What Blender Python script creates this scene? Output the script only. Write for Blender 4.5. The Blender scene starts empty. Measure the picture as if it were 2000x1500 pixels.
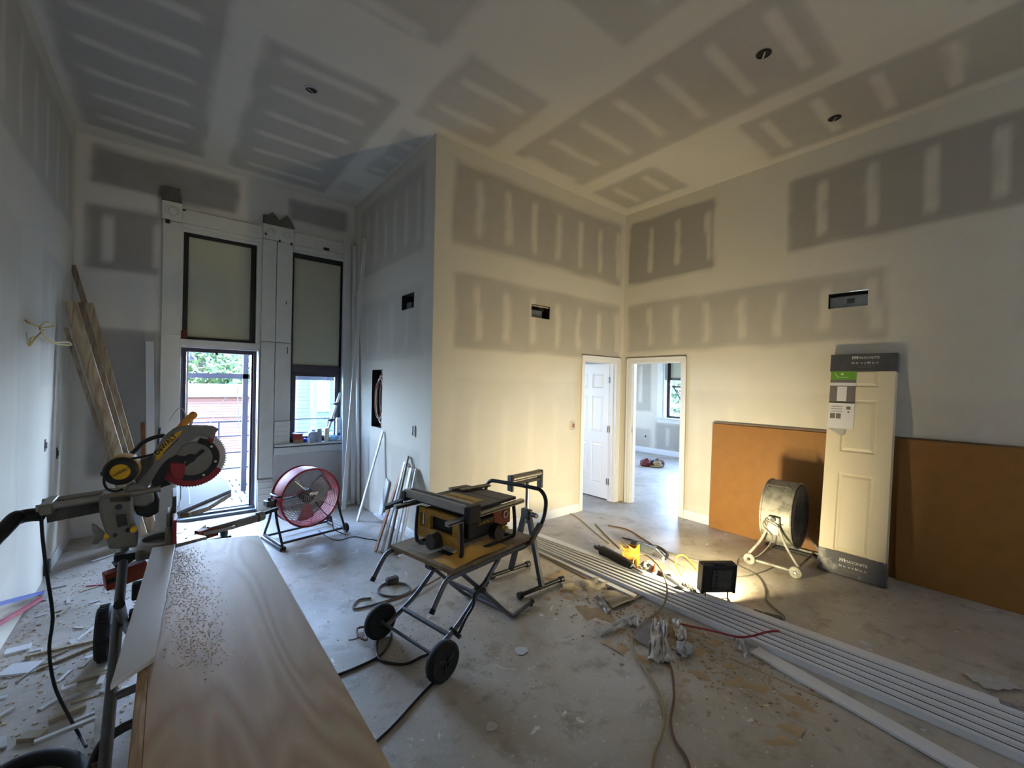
import bpy, math, random
from mathutils import Vector as V, Matrix as M, noise as NZ
random.seed(7)
SC = bpy.context.scene
C = SC.collection
PI = math.pi

# ---------------------------------------------------------------- camera
CAM_H = 1.696
yaw, pitch, roll = math.radians(39.0106), math.radians(-0.03), math.radians(1.1528)
fw = V((math.sin(yaw)*math.cos(pitch), math.cos(yaw)*math.cos(pitch), math.sin(pitch)))
rt = V((math.cos(yaw), -math.sin(yaw), 0)); up = rt.cross(fw)
rr = rt*math.cos(roll)+up*math.sin(roll); uu = up*math.cos(roll)-rt*math.sin(roll)
cd = bpy.data.cameras.new('camera'); cam = bpy.data.objects.new('camera', cd); C.objects.link(cam)
cd.sensor_width = 36; cd.lens = 829.39/2000*36; cd.clip_start = .02; cd.clip_end = 300
cam.matrix_world = M(((rr.x, uu.x, -fw.x, 0), (rr.y, uu.y, -fw.y, 0), (rr.z, uu.z, -fw.z, CAM_H), (0, 0, 0, 1)))
SC.camera = cam

# ---------------------------------------------------------------- world, sun, exposure
SKY = 62
w = bpy.data.worlds.new('sky'); SC.world = w; w.use_nodes = True
wn = w.node_tree; wn.nodes.clear()
o_ = wn.nodes.new('ShaderNodeOutputWorld'); b_ = wn.nodes.new('ShaderNodeBackground')
tc = wn.nodes.new('ShaderNodeTexCoord'); sx = wn.nodes.new('ShaderNodeSeparateXYZ'); rp = wn.nodes.new('ShaderNodeValToRGB')
rp.color_ramp.elements[0].position = 0.0; rp.color_ramp.elements[0].color = (.62, .79, 1, 1)
rp.color_ramp.elements[1].position = .7; rp.color_ramp.elements[1].color = (.31, .51, 1, 1)
wn.links.new(tc.outputs['Generated'], sx.inputs[0]); wn.links.new(sx.outputs['Z'], rp.inputs[0])
wn.links.new(rp.outputs[0], b_.inputs['Color']); b_.inputs['Strength'].default_value = SKY
wn.links.new(b_.outputs[0], o_.inputs[0])
sd = bpy.data.lights.new('sun', 'SUN'); so = bpy.data.objects.new('sun', sd); C.objects.link(so)
sd.energy = 14; sd.angle = .01; sd.color = (1, .93, .82)
so.rotation_euler = V((-.25, -.62, .80)).to_track_quat('Z', 'Y').to_euler()
so.location = (-5, -10, 14)
SC.view_settings.view_transform = 'Standard'; SC.view_settings.look = 'None'
SC.view_settings.gamma = 1; SC.view_settings.use_curve_mapping = False
SC.view_settings.exposure = 0.18
SC.cycles.max_bounces = 10; SC.cycles.diffuse_bounces = 7; SC.cycles.glossy_bounces = 3
SC.cycles.transparent_max_bounces = 12; SC.cycles.transmission_bounces = 4
SC.cycles.sample_clamp_indirect = 8; SC.cycles.caustics_reflective = False; SC.cycles.caustics_refractive = False
def portal(name, loc, nrm, sx_, sy_):
    l = bpy.data.lights.new(name, 'AREA'); l.shape = 'RECTANGLE'; l.size = sx_; l.size_y = sy_; l.cycles.is_portal = True
    o = bpy.data.objects.new(name, l); C.objects.link(o); o.location = loc
    o.rotation_euler = (-V(nrm)).to_track_quat('Z', 'Y').to_euler()
# area lights shine along -Z: nrm points into the room
portal('doorway_portal', (.5, 6.44, 1.0), (0, -1, 0), .85, 2.0)
portal('sash_portal', (1.6, 6.42, 1.4), (0, -1, 0), .62, .9)

# ---------------------------------------------------------------- helpers
ROOT = {}
def world_of(o):
    while o.parent: o = o.parent
    return ROOT.get(o.name, M())
class MB:
    def __init__(s, T=None): s.v = []; s.f = []; s.T = T
    def add(s, vs, fs):
        n = len(s.v)
        s.v += [(s.T @ V(x)) if s.T else V(x) for x in vs]; s.f += [[i+n for i in f] for f in fs]; return s
    def box(s, c, d, R=None):
        hx, hy, hz = d[0]/2, d[1]/2, d[2]/2
        vs = [V((x, y, z)) for x in (-hx, hx) for y in (-hy, hy) for z in (-hz, hz)]
        if R: vs = [R @ q for q in vs]
        return s.add([q+V(c) for q in vs], [(0, 1, 3, 2), (4, 6, 7, 5), (0, 4, 5, 1), (2, 3, 7, 6), (0, 2, 6, 4), (1, 5, 7, 3)])
    def bb(s, lo, hi):
        return s.box([(a+b)/2 for a, b in zip(lo, hi)], [abs(b-a) for a, b in zip(lo, hi)])
    def bar(s, a, b, w, h, up=(0, 0, 1)):
        a, b = V(a), V(b); d = (b-a).normalized(); u = V(up)
        if abs(d.dot(u)) > .97: u = V((1, 0, 0))
        sd_ = d.cross(u).normalized(); u = sd_.cross(d)
        vs = [p+sd_*(i*w/2)+u*(j*h/2) for p in (a, b) for i in (-1, 1) for j in (-1, 1)]
        return s.add(vs, [(0, 1, 3, 2), (4, 6, 7, 5), (0, 4, 5, 1), (2, 3, 7, 6), (0, 2, 6, 4), (1, 5, 7, 3)])
    def tube(s, pts, r, n=8, closed=False):
        pts = [V(p) for p in pts]; N = len(pts); rs = r if isinstance(r, (list, tuple)) else [r]*N
        ref = None; vs = []
        for i, p in enumerate(pts):
            a = pts[(i-1) % N] if (closed or i > 0) else p; b = pts[(i+1) % N] if (closed or i < N-1) else p
            d = (b-a).normalized()
            if ref is None:
                ref = V((0, 0, 1)) if abs(d.z) < .9 else V((1, 0, 0))
            ref = (ref-d*ref.dot(d)).normalized(); q = d.cross(ref)
            vs += [p+(ref*math.cos(2*PI*k/n)+q*math.sin(2*PI*k/n))*rs[i] for k in range(n)]
        fs = []
        for i in range(N if closed else N-1):
            j = (i+1) % N
            fs += [(i*n+k, i*n+(k+1) % n, j*n+(k+1) % n, j*n+k) for k in range(n)]
        if not closed: fs += [list(range(n))[::-1], [(N-1)*n+k for k in range(n)]]
        return s.add(vs, fs)
    def cyl(s, a, b, r, n=20, r2=None): return s.tube([a, b], [r, r if r2 is None else r2], n)
    def ring(s, c, ax, R, r, n=32, m=6, a0=0, a1=2*PI):
        c, ax = V(c), V(ax).normalized(); u = ax.orthogonal().normalized() if abs(ax.z) > .9 else ax.cross(V((0, 0, 1))).normalized()
        v = ax.cross(u); full = abs(a1-a0) > 6.28
        k = n if full else n+1
        return s.tube([c+(u*math.cos(a0+(a1-a0)*i/n)+v*math.sin(a0+(a1-a0)*i/n))*R for i in range(k)], r, m, full)
    def lathe(s, prof, c, ax, n=32, closed=False):
        c, ax = V(c), V(ax).normalized(); u = ax.orthogonal().normalized(); v = ax.cross(u); m = len(prof)
        vs = [c+ax*h+(u*math.cos(2*PI*i/n)+v*math.sin(2*PI*i/n))*r for i in range(n) for r, h in prof]
        fs = []
        for i in range(n):
            j = (i+1) % n
            for k in range(m if closed else m-1): fs.append((i*m+k, j*m+k, j*m+(k+1) % m, i*m+(k+1) % m))
        return s.add(vs, fs)
    def prism(s, poly, o, u, v, n0, n1):
        o, u, v = V(o), V(u), V(v); w_ = u.cross(v).normalized(); k = len(poly)
        vs = [o+u*x+v*y+w_*n0 for x, y in poly]+[o+u*x+v*y+w_*n1 for x, y in poly]
        return s.add(vs, [list(range(k))[::-1], list(range(k, 2*k))]+[(i, (i+1) % k, k+(i+1) % k, k+i) for i in range(k)])
    def yprism(s, poly, y0, y1): return s.prism(poly, (0, 0, 0), (1, 0, 0), (0, 0, 1), -y1, -y0)   # polygon in x,z
    def zprism(s, poly, z0, z1): return s.prism(poly, (0, 0, 0), (1, 0, 0), (0, 1, 0), z0, z1)
    def grid(s, fn, nu, nv):
        return s.add([fn(i/nu, j/nv) for i in range(nu+1) for j in range(nv+1)],
                     [(i*(nv+1)+j, (i+1)*(nv+1)+j, (i+1)*(nv+1)+j+1, i*(nv+1)+j+1) for i in range(nu) for j in range(nv)])
    def build(s, name, mat, parent=None, bevel=0, smooth=True, origin=True):
        me = bpy.data.meshes.new(name); o = bpy.data.objects.new(name, me); C.objects.link(o)
        vs = s.v
        if parent:
            Mi = world_of(parent).inverted(); vs = [Mi @ q for q in vs]; o.parent = parent
        elif origin and vs:
            lo = [min(q[i] for q in vs) for i in range(3)]; hi = [max(q[i] for q in vs) for i in range(3)]
            c = V(((lo[0]+hi[0])/2, (lo[1]+hi[1])/2, lo[2])); vs = [q-c for q in vs]; o.location = c; ROOT[o.name] = M.Translation(c)
        me.from_pydata([tuple(q) for q in vs], [], s.f); me.materials.append(MT[mat] if isinstance(mat, str) else mat)
        if smooth:
            me.polygons.foreach_set('use_smooth', [True]*len(me.polygons)); me.set_sharp_from_angle(angle=math.radians(38))
        if bevel:
            b = o.modifiers.new('bevel', 'BEVEL'); b.width = bevel; b.segments = 2; b.limit_method = 'ANGLE'; b.angle_limit = .6
        me.update(); return o
def tag(o, label, cat, group=None, kind=None):
    if label: o['label'] = label
    if cat: o['category'] = cat
    if group: o['group'] = group
    if kind: o['kind'] = kind
    return o
def thing(name, label, cat, loc=(0, 0, 0), rz=0, group=None, kind=None):
    o = bpy.data.objects.new(name, None); C.objects.link(o); o.location = loc; o.rotation_euler = (0, 0, rz); o.empty_display_size = .1
    ROOT[o.name] = M.Translation(V(loc)) @ M.Rotation(rz, 4, 'Z')
    return tag(o, label, cat, group, kind)
def struct(o): o['kind'] = 'structure'; return o
def curve(pts, n=6):
    pts = [V(p) for p in pts]; out = []
    for i in range(len(pts)-1):
        p0, p1, p2, p3 = pts[max(i-1, 0)], pts[i], pts[i+1], pts[min(i+2, len(pts)-1)]
        for k in range(n):
            t = k/n
            out.append(.5*((2*p1)+(p2-p0)*t+(2*p0-5*p1+4*p2-p3)*t*t+(3*p1-p0-3*p2+p3)*t**3))
    return out+[pts[-1]]
def text(body, name, mat, parent, o, u, v, size, depth=.0006, align='CENTER', shear=0, offset=0):
    cu = bpy.data.curves.new(name, 'FONT'); cu.body = body; cu.size = size; cu.extrude = depth; cu.align_x = align; cu.align_y = 'CENTER'; cu.shear = shear; cu.offset = offset
    cu.resolution_u = 3
    t = bpy.data.objects.new(name+'_curve', cu); C.objects.link(t)
    dg = bpy.context.evaluated_depsgraph_get(); me = bpy.data.meshes.new_from_object(t.evaluated_get(dg))
    bpy.data.objects.remove(t); bpy.data.curves.remove(cu)
    o, u, v = V(o), V(u).normalized(), V(v).normalized(); w_ = u.cross(v)
    Mi = world_of(parent).inverted()
    for q in me.vertices: q.co = Mi @ (o+u*q.co.x+v*q.co.y+w_*q.co.z)
    me.materials.clear(); me.materials.append(MT[mat]); me.name = name
    ob = bpy.data.objects.new(name, me); C.objects.link(ob); ob.parent = parent; return ob

# ---------------------------------------------------------------- materials
MT = {}
def lin(c):
    return tuple(((x/255)/12.92 if x <= 10 else ((x/255+.055)/1.055)**2.4) for x in c)+(1,)
def mat(name, rgb, rough=.6, metal=0, var=0, vscale=12, bump=0, bscale=80, spec=.4, stretch=None, rgb2=None, em=None, mid=.5, spread=.25, coat=0):
    m = bpy.data.materials.new(name); m.use_nodes = True; n = m.node_tree.nodes; L = m.node_tree.links; p = n['Principled BSDF']
    p.inputs['Roughness'].default_value = rough; p.inputs['Metallic'].default_value = metal; p.inputs['Specular IOR Level'].default_value = spec
    p.inputs['Coat Weight'].default_value = coat
    c1 = lin(rgb); p.inputs['Base Color'].default_value = c1
    tc = n.new('ShaderNodeTexCoord'); mp = n.new('ShaderNodeMapping'); L.new(tc.outputs['Object'], mp.inputs[0])
    if stretch: mp.inputs['Scale'].default_value = stretch
    if var or rgb2:
        c2 = lin(rgb2) if rgb2 else tuple(x*(1-var) for x in c1[:3])+(1,)
        nt = n.new('ShaderNodeTexNoise'); nt.inputs['Scale'].default_value = vscale; nt.inputs['Detail'].default_value = 6; nt.inputs['Roughness'].default_value = .62
        L.new(mp.outputs[0], nt.inputs['Vector']); r = n.new('ShaderNodeValToRGB')
        r.color_ramp.elements[0].position = mid-spread; r.color_ramp.elements[0].color = c1
        r.color_ramp.elements[1].position = mid+spread; r.color_ramp.elements[1].color = c2
        L.new(nt.outputs['Fac'], r.inputs[0]); L.new(r.outputs[0], p.inputs['Base Color'])
    if bump:
        nb = n.new('ShaderNodeTexNoise'); nb.inputs['Scale'].default_value = bscale; nb.inputs['Detail'].default_value = 4
        L.new(mp.outputs[0], nb.inputs['Vector']); bm = n.new('ShaderNodeBump'); bm.inputs['Strength'].default_value = bump; bm.inputs['Distance'].default_value = .004
        L.new(nb.outputs['Fac'], bm.inputs['Height']); L.new(bm.outputs[0], p.inputs['Normal'])
    if em:
        p.inputs['Emission Color'].default_value = lin(em[0]); p.inputs['Emission Strength'].default_value = em[1]
    MT[name] = m; return m
def drywall(name, paper, mud, amt=1.0):
    m = bpy.data.materials.new(name); m.use_nodes = True; n = m.node_tree.nodes; L = m.node_tree.links; p = n['Principled BSDF']
    p.inputs['Roughness'].default_value = .75; p.inputs['Specular IOR Level'].default_value = .25
    at = n.new('ShaderNodeAttribute'); at.attribute_name = 'mud'
    tc = n.new('ShaderNodeTexCoord')
    nt = n.new('ShaderNodeTexNoise'); nt.inputs['Scale'].default_value = 3.5; nt.inputs['Detail'].default_value = 8; nt.inputs['Roughness'].default_value = .6; L.new(tc.outputs['Object'], nt.inputs['Vector'])
    ma = n.new('ShaderNodeMath'); ma.operation = 'MULTIPLY_ADD'; ma.inputs[1].default_value = .34; ma.inputs[2].default_value = -.17; L.new(nt.outputs['Fac'], ma.inputs[0])
    ad = n.new('ShaderNodeMath'); ad.operation = 'ADD'; ad.use_clamp = True; L.new(at.outputs['Fac'], ad.inputs[0]); L.new(ma.outputs[0], ad.inputs[1])
    mx = n.new('ShaderNodeMix'); mx.data_type = 'RGBA'; L.new(ad.outputs[0], mx.inputs[0]); mx.inputs[6].default_value = lin(paper); mx.inputs[7].default_value = lin(mud)
    L.new(mx.outputs[2], p.inputs['Base Color'])
    nb = n.new('ShaderNodeTexNoise'); nb.inputs['Scale'].default_value = 30; nb.inputs['Detail'].default_value = 5; L.new(tc.outputs['Object'], nb.inputs['Vector'])
    bm = n.new('ShaderNodeBump'); bm.inputs['Strength'].default_value = .12; bm.inputs['Distance'].default_value = .003; L.new(nb.outputs['Fac'], bm.inputs['Height']); L.new(bm.outputs[0], p.inputs['Normal'])
    MT[name] = m
def wood(name, a, b, ring=9, along=0, rough=.55, dust=None, mult=9, sx=.13, spec=.3):
    m = bpy.data.materials.new(name); m.use_nodes = True; n = m.node_tree.nodes; L = m.node_tree.links; p = n['Principled BSDF']
    p.inputs['Roughness'].default_value = rough; p.inputs['Specular IOR Level'].default_value = spec
    tc = n.new('ShaderNodeTexCoord'); mp = n.new('ShaderNodeMapping'); sc = [1, 1, 1]; sc[along] = sx; mp.inputs['Scale'].default_value = sc
    L.new(tc.outputs['Object'], mp.inputs[0])
    n1 = n.new('ShaderNodeTexNoise'); n1.inputs['Scale'].default_value = ring; n1.inputs['Detail'].default_value = 2; n1.inputs['Distortion'].default_value = .6; L.new(mp.outputs[0], n1.inputs['Vector'])
    mu = n.new('ShaderNodeMath'); mu.operation = 'MULTIPLY'; mu.inputs[1].default_value = mult; L.new(n1.outputs['Fac'], mu.inputs[0])
    fr = n.new('ShaderNodeMath'); fr.operation = 'PINGPONG'; fr.inputs[1].default_value = 1; L.new(mu.outputs[0], fr.inputs[0])
    mx = n.new('ShaderNodeMix'); mx.data_type = 'RGBA'; L.new(fr.outputs[0], mx.inputs[0]); mx.inputs[6].default_value = lin(a); mx.inputs[7].default_value = lin(b)
    last = mx.outputs[2]
    n2 = n.new('ShaderNodeTexNoise'); n2.inputs['Scale'].default_value = 60; n2.inputs['Detail'].default_value = 3; L.new(mp.outputs[0], n2.inputs['Vector'])
    m2 = n.new('ShaderNodeMix'); m2.data_type = 'RGBA'; m2.blend_type = 'MULTIPLY'; m2.inputs[0].default_value = .25
    L.new(last, m2.inputs[6]); L.new(n2.outputs['Color'], m2.inputs[7]); last = m2.outputs[2]
    if dust:
        n3 = n.new('ShaderNodeTexNoise'); n3.inputs['Scale'].default_value = dust[1]; n3.inputs['Detail'].default_value = 9; n3.inputs['Roughness'].default_value = .7; L.new(tc.outputs['Object'], n3.inputs['Vector'])
        r3 = n.new('ShaderNodeValToRGB'); r3.color_ramp.elements[0].position = dust[2]; r3.color_ramp.elements[1].position = dust[2]+.12; L.new(n3.outputs['Fac'], r3.inputs[0])
        m3 = n.new('ShaderNodeMix'); m3.data_type = 'RGBA'; L.new(r3.outputs[0], m3.inputs[0]); L.new(last, m3.inputs[6]); m3.inputs[7].default_value = lin(dust[0]); last = m3.outputs[2]
    L.new(last, p.inputs['Base Color']); MT[name] = m
drywall('drywall', (154, 148, 138), (201, 195, 180))
drywall('drywall_backlit', (146, 142, 138), (216, 213, 206))  # copy for the window wall, mud lightened to offset the backlight
mat('mud_plain', (205, 203, 198), .75, var=.08, vscale=3)
mat('paint_white', (208, 207, 202), .45, var=.1, vscale=9, bump=.1, bscale=25)
mat('old_paint', (216, 214, 204), .5, var=.12, vscale=7, bump=.25, bscale=40)
mat('trim_white', (216, 216, 216), .4, var=.05, vscale=6)
mat('stone', (112, 110, 102), .95, var=.5, vscale=30, bump=1, bscale=45)
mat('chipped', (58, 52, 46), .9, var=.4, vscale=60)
mat('black_frame', (22, 21, 22), .4, var=.3, vscale=20)
mat('bronze_frame', (62, 52, 60), .4, var=.3, vscale=14)
mat('black_plastic', (26, 26, 27), .5, var=.3, vscale=25)
mat('dusty_black', (48, 47, 45), .7, var=.45, vscale=18, rgb2=(92, 88, 80), mid=.6)
mat('rubber', (24, 24, 25), .75, bump=.3)
mat('dark_grey', (62, 63, 66), .5, metal=.3, var=.3, vscale=20)
mat('grey_cast', (132, 129, 121), .45, metal=.35, var=.3, vscale=16, bump=.2, bscale=70)
mat('fence_grey', (186, 184, 178), .5, metal=.2, var=.25, vscale=20)
mat('grey_tube', (104, 106, 112), .42, metal=.5, var=.3, vscale=22)
mat('tube_dark', (46, 47, 51), .42, metal=.4, var=.3, vscale=22)
mat('chrome', (205, 205, 205), .18, metal=1)
mat('steel', (176, 174, 170), .3, metal=.9, var=.15, vscale=20)
mat('grille_wire', (150, 148, 150), .4, metal=.5)
mat('galv', (150, 158, 165), .4, metal=.8, var=.35, vscale=18)
mat('tool_yellow', (226, 176, 34), .5, var=.2, vscale=20)
mat('tool_yellow_dusty', (205, 158, 62), .65, rgb2=(150, 118, 66), vscale=14, mid=.55)
mat('bright_yellow', (244, 190, 20), .45, var=.1)
mat('orange_yellow', (232, 160, 60), .5, var=.15)
mat('fan_red', (158, 40, 44), .55, metal=.0, spec=.2, var=.2, vscale=10)
mat('guard_red', (150, 32, 44), .35, var=.2, coat=.2)
mat('brick_orange', (150, 62, 38), .55, var=.25, vscale=18)
mat('fan_grey', (150, 148, 138), .5, metal=.2, rgb2=(92, 90, 84), vscale=11, mid=.56, spread=.12)
mat('hardboard', (140, 96, 43), .55, var=.16, vscale=9, bump=.1, bscale=60)
mat('hardboard_edge', (122, 98, 72), .8, var=.3)
mat('door_cream', (222, 211, 182), .5, var=.05, vscale=7)
mat('door_white', (222, 222, 222), .4, var=.03, vscale=5)
mat('pack_grey', (66, 66, 70), .45, rgb2=(84, 84, 86), vscale=9)
mat('pack_worn', (72, 73, 77), .55, rgb2=(165, 163, 158), vscale=7, mid=.62, spread=.1)
mat('print_white', (222, 222, 222), .6)
mat('print_green', (104, 160, 48), .5, var=.1)
mat('print_grey', (120, 112, 108), .6, var=.2, vscale=30)
mat('print_dark', (60, 58, 58), .6)
mat('ink', (20, 20, 20), .6)
mat('cord_black', (22, 22, 24), .6)
mat('cord_tan', (150, 128, 92), .6, var=.2)
mat('cord_grey', (96, 92, 84), .6, var=.2)
mat('cord_red', (140, 34, 44), .6, var=.2)
mat('cord_brown', (112, 74, 52), .7, var=.3)
mat('cord_yellow', (226, 200, 74), .55, var=.1)
mat('cord_white', (222, 218, 206), .5)
mat('romex', (214, 190, 122), .5, var=.15)
mat('blue_pipe', (34, 60, 150), .4)
mat('red_pipe', (160, 28, 52), .4)
mat('paper', (218, 216, 212), .8, var=.1, vscale=15, bump=.3, bscale=30)
mat('kraft', (176, 164, 142), .85, var=.2, vscale=10, bump=.3, bscale=40)
mat('clear_plastic', (188, 186, 182), .3, var=.2, vscale=18, bump=.4, bscale=30)
mat('silver_print', (170, 172, 178), .35, metal=.4, rgb2=(90, 92, 98), vscale=40)
mat('dust', (176, 152, 118), .95, var=.15, vscale=40)
mat('dust_heap', (238, 184, 92), .95, var=.15, vscale=40)
mat('dust_pale', (200, 178, 148), .95, var=.15, vscale=40)
mat('wood_scrap', (168, 152, 128), .7, var=.3, vscale=9)
mat('plaster', (196, 196, 194), .9, var=.15, vscale=20, bump=.5)
mat('box_brown', (160, 60, 52), .6, var=.3, vscale=30)
mat('cardboard', (150, 118, 84), .8, var=.2)
mat('bottle_white', (225, 232, 240), .35)
mat('can_grey', (150, 156, 166), .35, metal=.4)
mat('can_cream', (214, 196, 168), .45, rgb2=(170, 90, 70), vscale=30, mid=.62, spread=.06)
mat('tub_grey', (168, 178, 190), .5)
mat('bag_blue', (150, 200, 226), .35, var=.2, bump=.5, bscale=25)
mat('blue_print', (30, 60, 190), .4)
mat('deck_white', (92, 97, 104), .6, var=.12)
mat('post_violet', (30, 27, 40), .5, var=.2)
mat('siding_pink', (84, 56, 47), .8, var=.1)
mat('siding_pale', (62, 72, 76), .8, var=.1)
mat('roof_lilac', (60, 58, 66), .8, var=.15)
mat('leaf_green', (52, 74, 24), .7, var=.5, vscale=3)
mat('leaf_dark', (34, 42, 30), .7, var=.4, vscale=3)
mat('bark', (70, 62, 56), .9, var=.3)
mat('lawn', (60, 66, 26), .95, var=.3, vscale=1.2)
mat('paving', (112, 108, 98), .9, var=.15, vscale=1.5)
mat('copper_wire', (150, 96, 70), .5, var=.3, vscale=40)
mat('maroon', (96, 38, 34), .6, var=.3)
mat('duct_dark', (40, 38, 36), .7, var=.4)
wood('plywood', (206, 180, 148), (188, 157, 124), 2.6, 1, .46, dust=((190, 164, 132), 8, .63), mult=34, sx=.2, spec=.4)
wood('plywood_edge', (206, 178, 138), (170, 134, 92), 30, 1)
wood('plywood_dusty', (158, 136, 108), (128, 106, 80), 4, 0, .7, dust=((176, 146, 104), 5, .56))
wood('pine', (196, 178, 150), (160, 136, 106), 10, 2)
wood('pine_grey', (150, 132, 108), (112, 96, 76), 12, 2)
wood('pine_y', (186, 170, 144), (152, 130, 102), 10, 1)
wood('brown_board', (168, 108, 60), (140, 84, 44), 10, 2)
def glass(name, tint=(235, 245, 250), g=.06):
    m = bpy.data.materials.new(name); m.use_nodes = True; n = m.node_tree.nodes; L = m.node_tree.links; n.clear()
    o = n.new('ShaderNodeOutputMaterial'); t = n.new('ShaderNodeBsdfTransparent'); gl = n.new('ShaderNodeBsdfGlossy'); x = n.new('ShaderNodeMixShader')
    t.inputs[0].default_value = lin(tint); gl.inputs['Roughness'].default_value = .05; x.inputs[0].default_value = g
    L.new(t.outputs[0], x.inputs[1]); L.new(gl.outputs[0], x.inputs[2]); L.new(x.outputs[0], o.inputs[0]); MT[name] = m
glass('glass')
def fabric(name, rgb, tr):
    m = bpy.data.materials.new(name); m.use_nodes = True; n = m.node_tree.nodes; L = m.node_tree.links; n.clear()
    o = n.new('ShaderNodeOutputMaterial'); d = n.new('ShaderNodeBsdfDiffuse'); t = n.new('ShaderNodeBsdfTranslucent'); x = n.new('ShaderNodeMixShader')
    tc = n.new('ShaderNodeTexCoord'); nt = n.new('ShaderNodeTexNoise'); nt.inputs['Scale'].default_value = 2; L.new(tc.outputs['Object'], nt.inputs['Vector'])
    r = n.new('ShaderNodeValToRGB'); c = lin(rgb); r.color_ramp.elements[0].color = tuple(q*.9 for q in c[:3])+(1,); r.color_ramp.elements[1].color = c; L.new(nt.outputs['Fac'], r.inputs[0])
    L.new(r.outputs[0], d.inputs[0]); L.new(r.outputs[0], t.inputs[0]); x.inputs[0].default_value = tr
    L.new(d.outputs[0], x.inputs[1]); L.new(t.outputs[0], x.inputs[2]); L.new(x.outputs[0], o.inputs[0]); MT[name] = m
fabric('shade', (190, 189, 168), .012)
fabric('rear_fill_shade', (226, 186, 128), .012)  # shade of the added rear windows, tinted for warm fill
def floor_mat():
    m = bpy.data.materials.new('floor'); m.use_nodes = True; n = m.node_tree.nodes; L = m.node_tree.links; p = n['Principled BSDF']
    p.inputs['Roughness'].default_value = .42; p.inputs['Specular IOR Level'].default_value = .5
    tc = n.new('ShaderNodeTexCoord')
    def nz(scale, detail, rough=.6, dist=0):
        t = n.new('ShaderNodeTexNoise'); t.inputs['Scale'].default_value = scale; t.inputs['Detail'].default_value = detail; t.inputs['Roughness'].default_value = rough; t.inputs['Distortion'].default_value = dist
        L.new(tc.outputs['Object'], t.inputs['Vector']); return t.outputs['Fac']
    def ramp(s, a, b):
        r = n.new('ShaderNodeValToRGB'); r.color_ramp.elements[0].position = a; r.color_ramp.elements[1].position = b; L.new(s, r.inputs[0]); return r.outputs[0]
    def mix(f, a, b):
        x = n.new('ShaderNodeMix'); x.data_type = 'RGBA'; L.new(f, x.inputs[0])
        for q, i in ((a, 6), (b, 7)):
            if isinstance(q, tuple): x.inputs[i].default_value = lin(q)
            else: L.new(q, x.inputs[i])
        return x.outputs[2]
    c = mix(ramp(nz(1.1, 7, .62, .5), .36, .66), (150, 141, 128), (184, 176, 164))
    c = mix(ramp(nz(4.5, 8, .7), .52, .66), c, (138, 127, 112))
    c = mix(ramp(nz(7, 4, .55, 1.2), .66, .72), c, (214, 210, 202))
    c = mix(ramp(nz(2.2, 5, .6, .8), .64, .74), c, (118, 110, 99))
    c = mix(ramp(nz(38, 4, .6), .62, .72), c, (206, 200, 190))
    L.new(c, p.inputs['Base Color'])
    b = n.new('ShaderNodeBump'); b.inputs['Strength'].default_value = .25; b.inputs['Distance'].default_value = .004; L.new(nz(55, 6), b.inputs['Height']); L.new(b.outputs[0], p.inputs['Normal'])
    MT['floor'] = m
floor_mat()

# ---------------------------------------------------------------- room shell
XL, XB, XR, YA, YC, ZC, YR = -.775, 2.073, 5.228, 6.269, 3.852, 4.216, -4.0
XF, YF0, YF1 = 9.6, 1.2, 8.2          # bedroom beyond the right wall
def sstep(a, b, x):
    t = min(1, max(0, (x-a)/(b-a))) if b != a else float(x > a); return t*t*(3-2*t)
def mud_at(u, v, patches):
    val = 1.0
    jx = NZ.noise((u*2.3, v*2.3, 3.1))*.035+NZ.noise((u*9, v*9, 7))*.012; jy = NZ.noise((u*2.3, v*2.3, 9.7))*.035
    for (u0, u1, v0, v1, dep, sax, s0, ds) in patches:
        a, b = u+jx, v+jy
        if a < u0-.08 or a > u1+.08 or b < v0-.08 or b > v1+.08: continue
        e = .035
        k = sstep(u0-e, u0+e, a)*sstep(u1+e, u1-e, a)*sstep(v0-e, v0+e, b)*sstep(v1+e, v1-e, b)
        st = 0
        if sax:
            s, t, t0, t1 = (a, b, v0, v1) if sax == 'u' else (b, a, u0, u1)
            i = round((s-s0)/ds); h = NZ.noise((i*3.7+u0, v0*2.1, 1.3))
            d = abs(s-(s0+i*ds)); L = t1-t0
            ta, tb = t0+L*(.12+.1*abs(h)), t1-L*(.13+.12*abs(NZ.noise((i*1.9, u0, 4))))
            st = sstep(.062+.015*h, .022, d)*sstep(ta-.05, ta+.05, t)*sstep(tb+.05, tb-.05, t)*.8
        val = min(val, 1-dep*k*(1-st))
    return val
def wall(name, o, u, v, ul, vl, holes, patches, m='drywall', step=.045):
    """a sheet of taped drywall: grid in u,v with rectangular openings, colour mask 'mud' per vertex"""
    o, u, v = V(o), V(u), V(v)
    def lines(L, es):
        a = sorted(set([0, L]+[e for e in es if 0 < e < L])); out = []
        for p, q in zip(a, a[1:]):
            k = max(1, round((q-p)/step)); out += [p+(q-p)*i/k for i in range(k)]
        return out+[L]
    us = lines(ul, [e for h in holes for e in h[:2]]); vs = lines(vl, [e for h in holes for e in h[2:]])
    b = MB(); b.v = [o+u*x+v*y for x in us for y in vs]; nv = len(vs)
    for i in range(len(us)-1):
        for j in range(nv-1):
            x, y = (us[i]+us[i+1])/2, (vs[j]+vs[j+1])/2
            if any(h[0] < x < h[1] and h[2] < y < h[3] for h in holes): continue
            b.f.append((i*nv+j, (i+1)*nv+j, (i+1)*nv+j+1, i*nv+j+1))
    ob = b.build(name, m, smooth=False, origin=False)
    at = ob.data.attributes.new('mud', 'FLOAT', 'POINT')
    at.data.foreach_set('value', [mud_at(x, y, patches) for x in us for y in vs])
    return struct(ob)
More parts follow.
